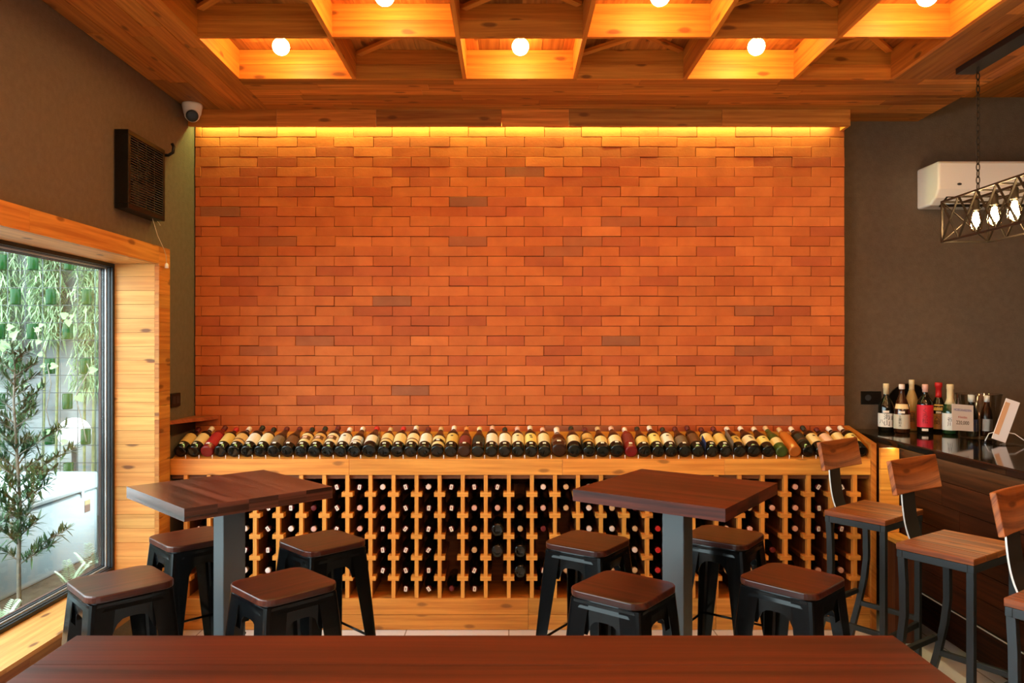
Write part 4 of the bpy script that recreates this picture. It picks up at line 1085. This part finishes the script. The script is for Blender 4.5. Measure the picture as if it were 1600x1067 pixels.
def heart(mb, p, d, size, mi=0):
    size *= .62
    p, d = Vector(p), Vector(d).normalized(); sd = d.cross(Vector((0, -1, .3))).normalized()
    out_ = [(0, .0), (-.28, -.16), (-.5, .02), (-.46, .36), (-.25, .72), (0, 1.05), (.25, .72), (.46, .36), (.5, .02), (.28, -.16)]
    base = len(mb.v); nrm = sd.cross(d).normalized()
    mb.v.append(p+d*size*.4)
    for x, y in out_: mb.v.append(p+sd*x*size+d*y*size+nrm*(abs(x)*.25*size))
    n = len(out_)
    for i in range(n): mb.face([base, base+1+i, base+1+(i+1) % n], [(0, 0)]*3, mi, True)
lr = random.Random(3)
def bamboo(label, x, y, ncane, zlo, zhi, nleaf, spread, xlo, xhi):
    o = thing('bamboo_plant', label, 'plant', (x, y, .22), 0, 'bamboo plants behind the wire grid')
    f = MB(); tips = []
    for k in range(ncane):
        bx, by = lr.uniform(-spread, spread)*.5, lr.uniform(-.05, .05)
        tx, ty = bx+lr.uniform(-.08, .08), by+lr.uniform(-.02, .02)
        pts = [(bx+(tx-bx)*q/6, by+(ty-by)*q/6, (zhi-.22+.1)*q/6) for q in range(7)]
        f.tube(pts, .011, 6); tips.append(pts)
    f.build('canes', 'cane', o)
    f = MB()
    for k in range(nleaf):
        c = lr.choice(tips); z = lr.uniform(zlo, zhi)-.22
        px = c[0][0]+lr.gauss(0, spread*.55); py = lr.gauss(0, .04); n0 = len(f.v), len(f.f)
        a = lr.uniform(0, 2*PI); d = Vector((math.cos(a), math.sin(a)*.5, lr.uniform(-.8, .35)))
        blade(f, (px, py, z), d, lr.uniform(.07, .16), lr.uniform(.007, .013), .5)
        if any(abs(q.y) > .125 or not -xlo < q.x < xhi for q in f.v[n0[0]:]):
            del f.v[n0[0]:]; [z_.__delitem__(slice(n0[1], None)) for z_ in (f.f, f.uv, f.mi, f.sm, f.c)]
    f.build('foliage', 'leaf_bamboo', o)
bamboo('pale green bamboo clump behind left part of the wire grid', PX(2, 6.22), 6.22, 3, 1.55, 2.9, 3800, .24, .6, .19)
bamboo('pale green bamboo clump behind middle of the wire grid', PX(72, 6.22), 6.22, 2, 1.75, 2.9, 3400, .18, .185, .18)
bamboo('pale green bamboo clump beside the window post, with bare grey canes', PX(138, 6.22), 6.22, 5, 1.30, 2.9, 3400, .15, .172, .25)
def vine(label, pts, leaves, s=.085):
    o = thing('hanging_vine', label, 'plant', pts[0], 0, 'heart-leaved vines growing from the bottles')
    p0 = Vector(pts[0]); f = MB(); f.tube([Vector(p)-p0 for p in pts], .004, 5); f.build('stem', 'bark', o)
    f = MB()
    for (p, d) in leaves: heart(f, Vector(p)-p0, d, s*lr.uniform(.8, 1.25))
    f.build('foliage', 'leaf_vine', o)
yv = YW-.05
def P(u, v, dy=0): y = yv+dy; return (PX(u, y), y, PZ(v, y))
vine('heart-leaved vine with large pale leaf at left of the wire grid', [P(3, 560), P(12, 545, -.04), P(20, 532, -.05)], [(P(19, 528, -.06), (.5, 0, .6)), (P(10, 545, -.05), (-.4, 0, .7)), (P(12, 512, -.05), (.6, 0, .1))], .10)
vine('heart-leaved vine sprouting from the middle bottle of third row', [P(50, 508), P(56, 516, -.05), P(62, 535, -.04), P(72, 556, -.03)], [(P(56, 515, -.06), (.7, 0, -.1)), (P(62, 509, -.06), (.8, 0, .2)), (P(58, 535, -.06), (.9, 0, .2)), (P(66, 553, -.05), (-.8, 0, -.2))], .07)
vine('yellow-green seedling in the rightmost bottle of third row', [P(106, 508), P(106, 500, -.02), P(108, 492, -.03)], [(P(104, 495, -.04), (-.5, 0, .3)), (P(110, 496, -.04), (.5, 0, .3)), (P(107, 500, -.04), (.1, 0, -1)), (P(132, 488, -.02), (.3, 0, .4))], .075)
vine('heart-leaved vine hanging from the middle bottle of fourth row', [P(78, 562), P(74, 572, -.05), P(80, 600, -.04), P(72, 640, -.03), P(78, 665, -.03)], [(P(70, 571, -.06), (-.8, 0, -.2)), (P(80, 572, -.06), (.8, 0, .0)), (P(63, 606, -.06), (.2, 0, .9)), (P(74, 676, -.06), (.9, 0, .15))], .075)
vine('heart-leaved vine with trailing stem below the rightmost bottles', [P(133, 562), P(140, 578, -.05), P(122, 610, -.04), P(118, 622, -.03), P(128, 655, -.03), P(135, 690, -.04)], [(P(141, 579, -.06), (.8, 0, .1)), (P(121, 618, -.06), (.5, 0, -.6)), (P(97, 692, -.06), (.9, 0, .3)), (P(36, 602, -.06), (.6, 0, .2))], .085)
# white round lamp shade behind the grid
o = thing('garden_globe', 'white round garden globe lamp behind the wire grid', 'garden lamp', (PX(116, 5.98), 5.98, .22))
f = MB(); zc = PZ(676, 5.98)-.22; f.lathe([(.001, -.122)]+[(.122*math.cos(R(a)),   .122*math.sin(R(a))) for a in range(-86, 87, 9)]+[(.001, .122)], 24, Matrix.Translation((0, 0, zc))); f.build('globe', 'white_globe', o)
f = MB(); f.lathe([(.06, 0), (.06, .015), (.02, .02), (.02, zc-.12), (.04, zc-.115)], 14); f.build('stem', 'wire', o)
# chest freezer
fz = thing('chest_freezer', 'white chest freezer with rounded lid standing outside the window', 'freezer', (-2.87, 5.17, .22))
f = MB(); f.box((-.75, -1.5, 0), (0, 0, .46)); f.build('body', 'freezer_white', fz, bevel=.02, seg=3)
f = MB(); pf = [(-.78, .475), (.0, .475)]
for i in range(9):
    a = R(-90+i*22.5); pf.append((-.02+.058*math.cos(a)+.02, .525+.05*math.sin(a)))
pf += [(-.78, .575)]
mtx2 = Matrix(((1, 0, 0, 0), (0, 0, 1, 0), (0, 1, 0, 0), (0, 0, 0, 1)))
f.prism(pf[::-1], -1.52, -.22, mtx2, sm=False); f.build('lid', 'freezer_lid', fz, bevel=.004)
f = MB(); f.box((-.75, -.215, .46), (.0, 0, .575)); f.build('end_housing', 'freezer_white', fz, bevel=.012, seg=3)
f = MB(); f.box((.0005, -.18, .50), (.010, -.14, .515)); f.box((.0005, -.205, .43), (.006, -.18, .52)); f.build('lid_hinge', 'aluminium', fz)
f = MB(); f.box((.0005, -.165, .32), (.002, -.100, .37), mi=0); f.box((.0005, -.165, .37), (.002, -.100, .40), mi=1); f.build('sticker', ['sticker_brown', 'sticker_gold'], fz)
f = MB(); f.lathe([(.001, 0), (.013, 0), (.013, .004), (.006, .006), (.001, .006)], 14, Matrix.Translation((.0005, -.19, .455)) @ Matrix.Rotation(R(90), 4, 'Y')); f.build('lid_lock', 'aluminium', fz)
# young conifer-like shrub close to the glass
def shrub():
    x, y = -2.60, 3.93
    o = thing('potted_shrub', 'dark green narrow-leaved shrub close outside the window glass', 'plant', (x, y, .22))
    f = MB(); g_ = MB(); H = 1.42
    sp = [(0, 0, 0), (-.01, .01, .3), (.005, 0, .6), (-.015, 0, .9), (-.03, 0, 1.15), (-.02, 0, H)]
    f.tube(sp, [.012, .011, .009, .008, .006, .003], 7)
    def at(z):
        for a, b_ in zip(sp, sp[1:]):
            if a[2] <= z <= b_[2]:
                q = (z-a[2])/(b_[2]-a[2]); return Vector([a[i]+(b_[i]-a[i])*q for i in range(3)])
        return Vector(sp[-1])
    br = [(.28, .22, 10), (.30, .15, 170)]
    for k in range(46):
        br.append((.36+k*.0225, lr.uniform(.10, .24)*(1.15-.45*k/46), lr.uniform(0, 360)))
    br += [(.72, .36, 5), (.86, .30, 20), (.30, .30, 25), (.66, .30, -20)]
    for z, l, az in br:
        a = R(az); d = Vector((math.cos(a), math.sin(a)*.6, .75)).normalized(); p = at(z)
        pts = [p+d*l*q/5+Vector((0, 0, -.1*l*(q/5)**2)) for q in range(6)]
        f.tube(pts, [.004, .0035, .003, .0025, .002, .0012], 5)
        n = int(l*300)
        for q in range(n):
            tt = .15+.85*q/n; c = p+d*l*tt+Vector((0, 0, -.1*l*tt*tt))
            rnd = Vector((lr.uniform(-1, 1), lr.uniform(-1, 1), lr.uniform(-.6, 1))).normalized()
            dd = (d*.7+rnd*.9).normalized(); blade(g_, c, dd, lr.uniform(.045, .08), .0105, .1)
    f.build('stem', 'bark', o); g_.build('foliage', 'leaf_dark', o)
shrub()
def pale_plant(label, x, y, n, hgt, rz):
    o = thing('ornamental_plant', label, 'plant', (x, y, .22), rz)
    f = MB()
    for k in range(n):
        a = lr.uniform(0, 2*PI); d = Vector((math.cos(a)*.6, math.sin(a)*.4, 1)).normalized(); l = hgt*lr.uniform(.7, 1.1)
        side = d.cross(Vector((0, 0, 1))).normalized()
        for q in range(12):
            tt = .2+.8*q/12; c = d*l*tt+Vector((0, 0, -.25*l*tt*tt))
            for s_ in (-1, 1): blade(f, c, side*s_+d*.6, .06*(1.1-tt*.7), .012, .2)
    f.build('fronds', 'leaf_pale', o)
pale_plant('pale variegated fern-like plant low outside the window corner', -2.62, 4.42, 7, .22, 0)
pale_plant('tall pale frond plant outside the window, beside the frame corner', -2.66, 4.72, 4, .34, 1)
pale_plant('pale leafy plant at foot of the dark shrub', -2.55, 3.72, 7, .20, 2)

# ------------------------------------------------------------------ daylight and look
w = bpy.data.worlds.new('World'); S.world = w; w.use_nodes = True
bg = w.node_tree.nodes['Background']; bg.inputs[0].default_value = (.82, .93, 1.0, 1); bg.inputs[1].default_value = 11.0
S.view_settings.view_transform = 'Standard'; S.view_settings.look = 'None'; S.view_settings.gamma = 1; S.view_settings.use_curve_mapping = False
S.view_settings.exposure = 0.0
S.cycles.use_denoising = True
S.cycles.max_bounces = 8; S.cycles.transparent_max_bounces = 12; S.cycles.caustics_reflective = False; S.cycles.caustics_refractive = False
S.cycles.sample_clamp_indirect = 6
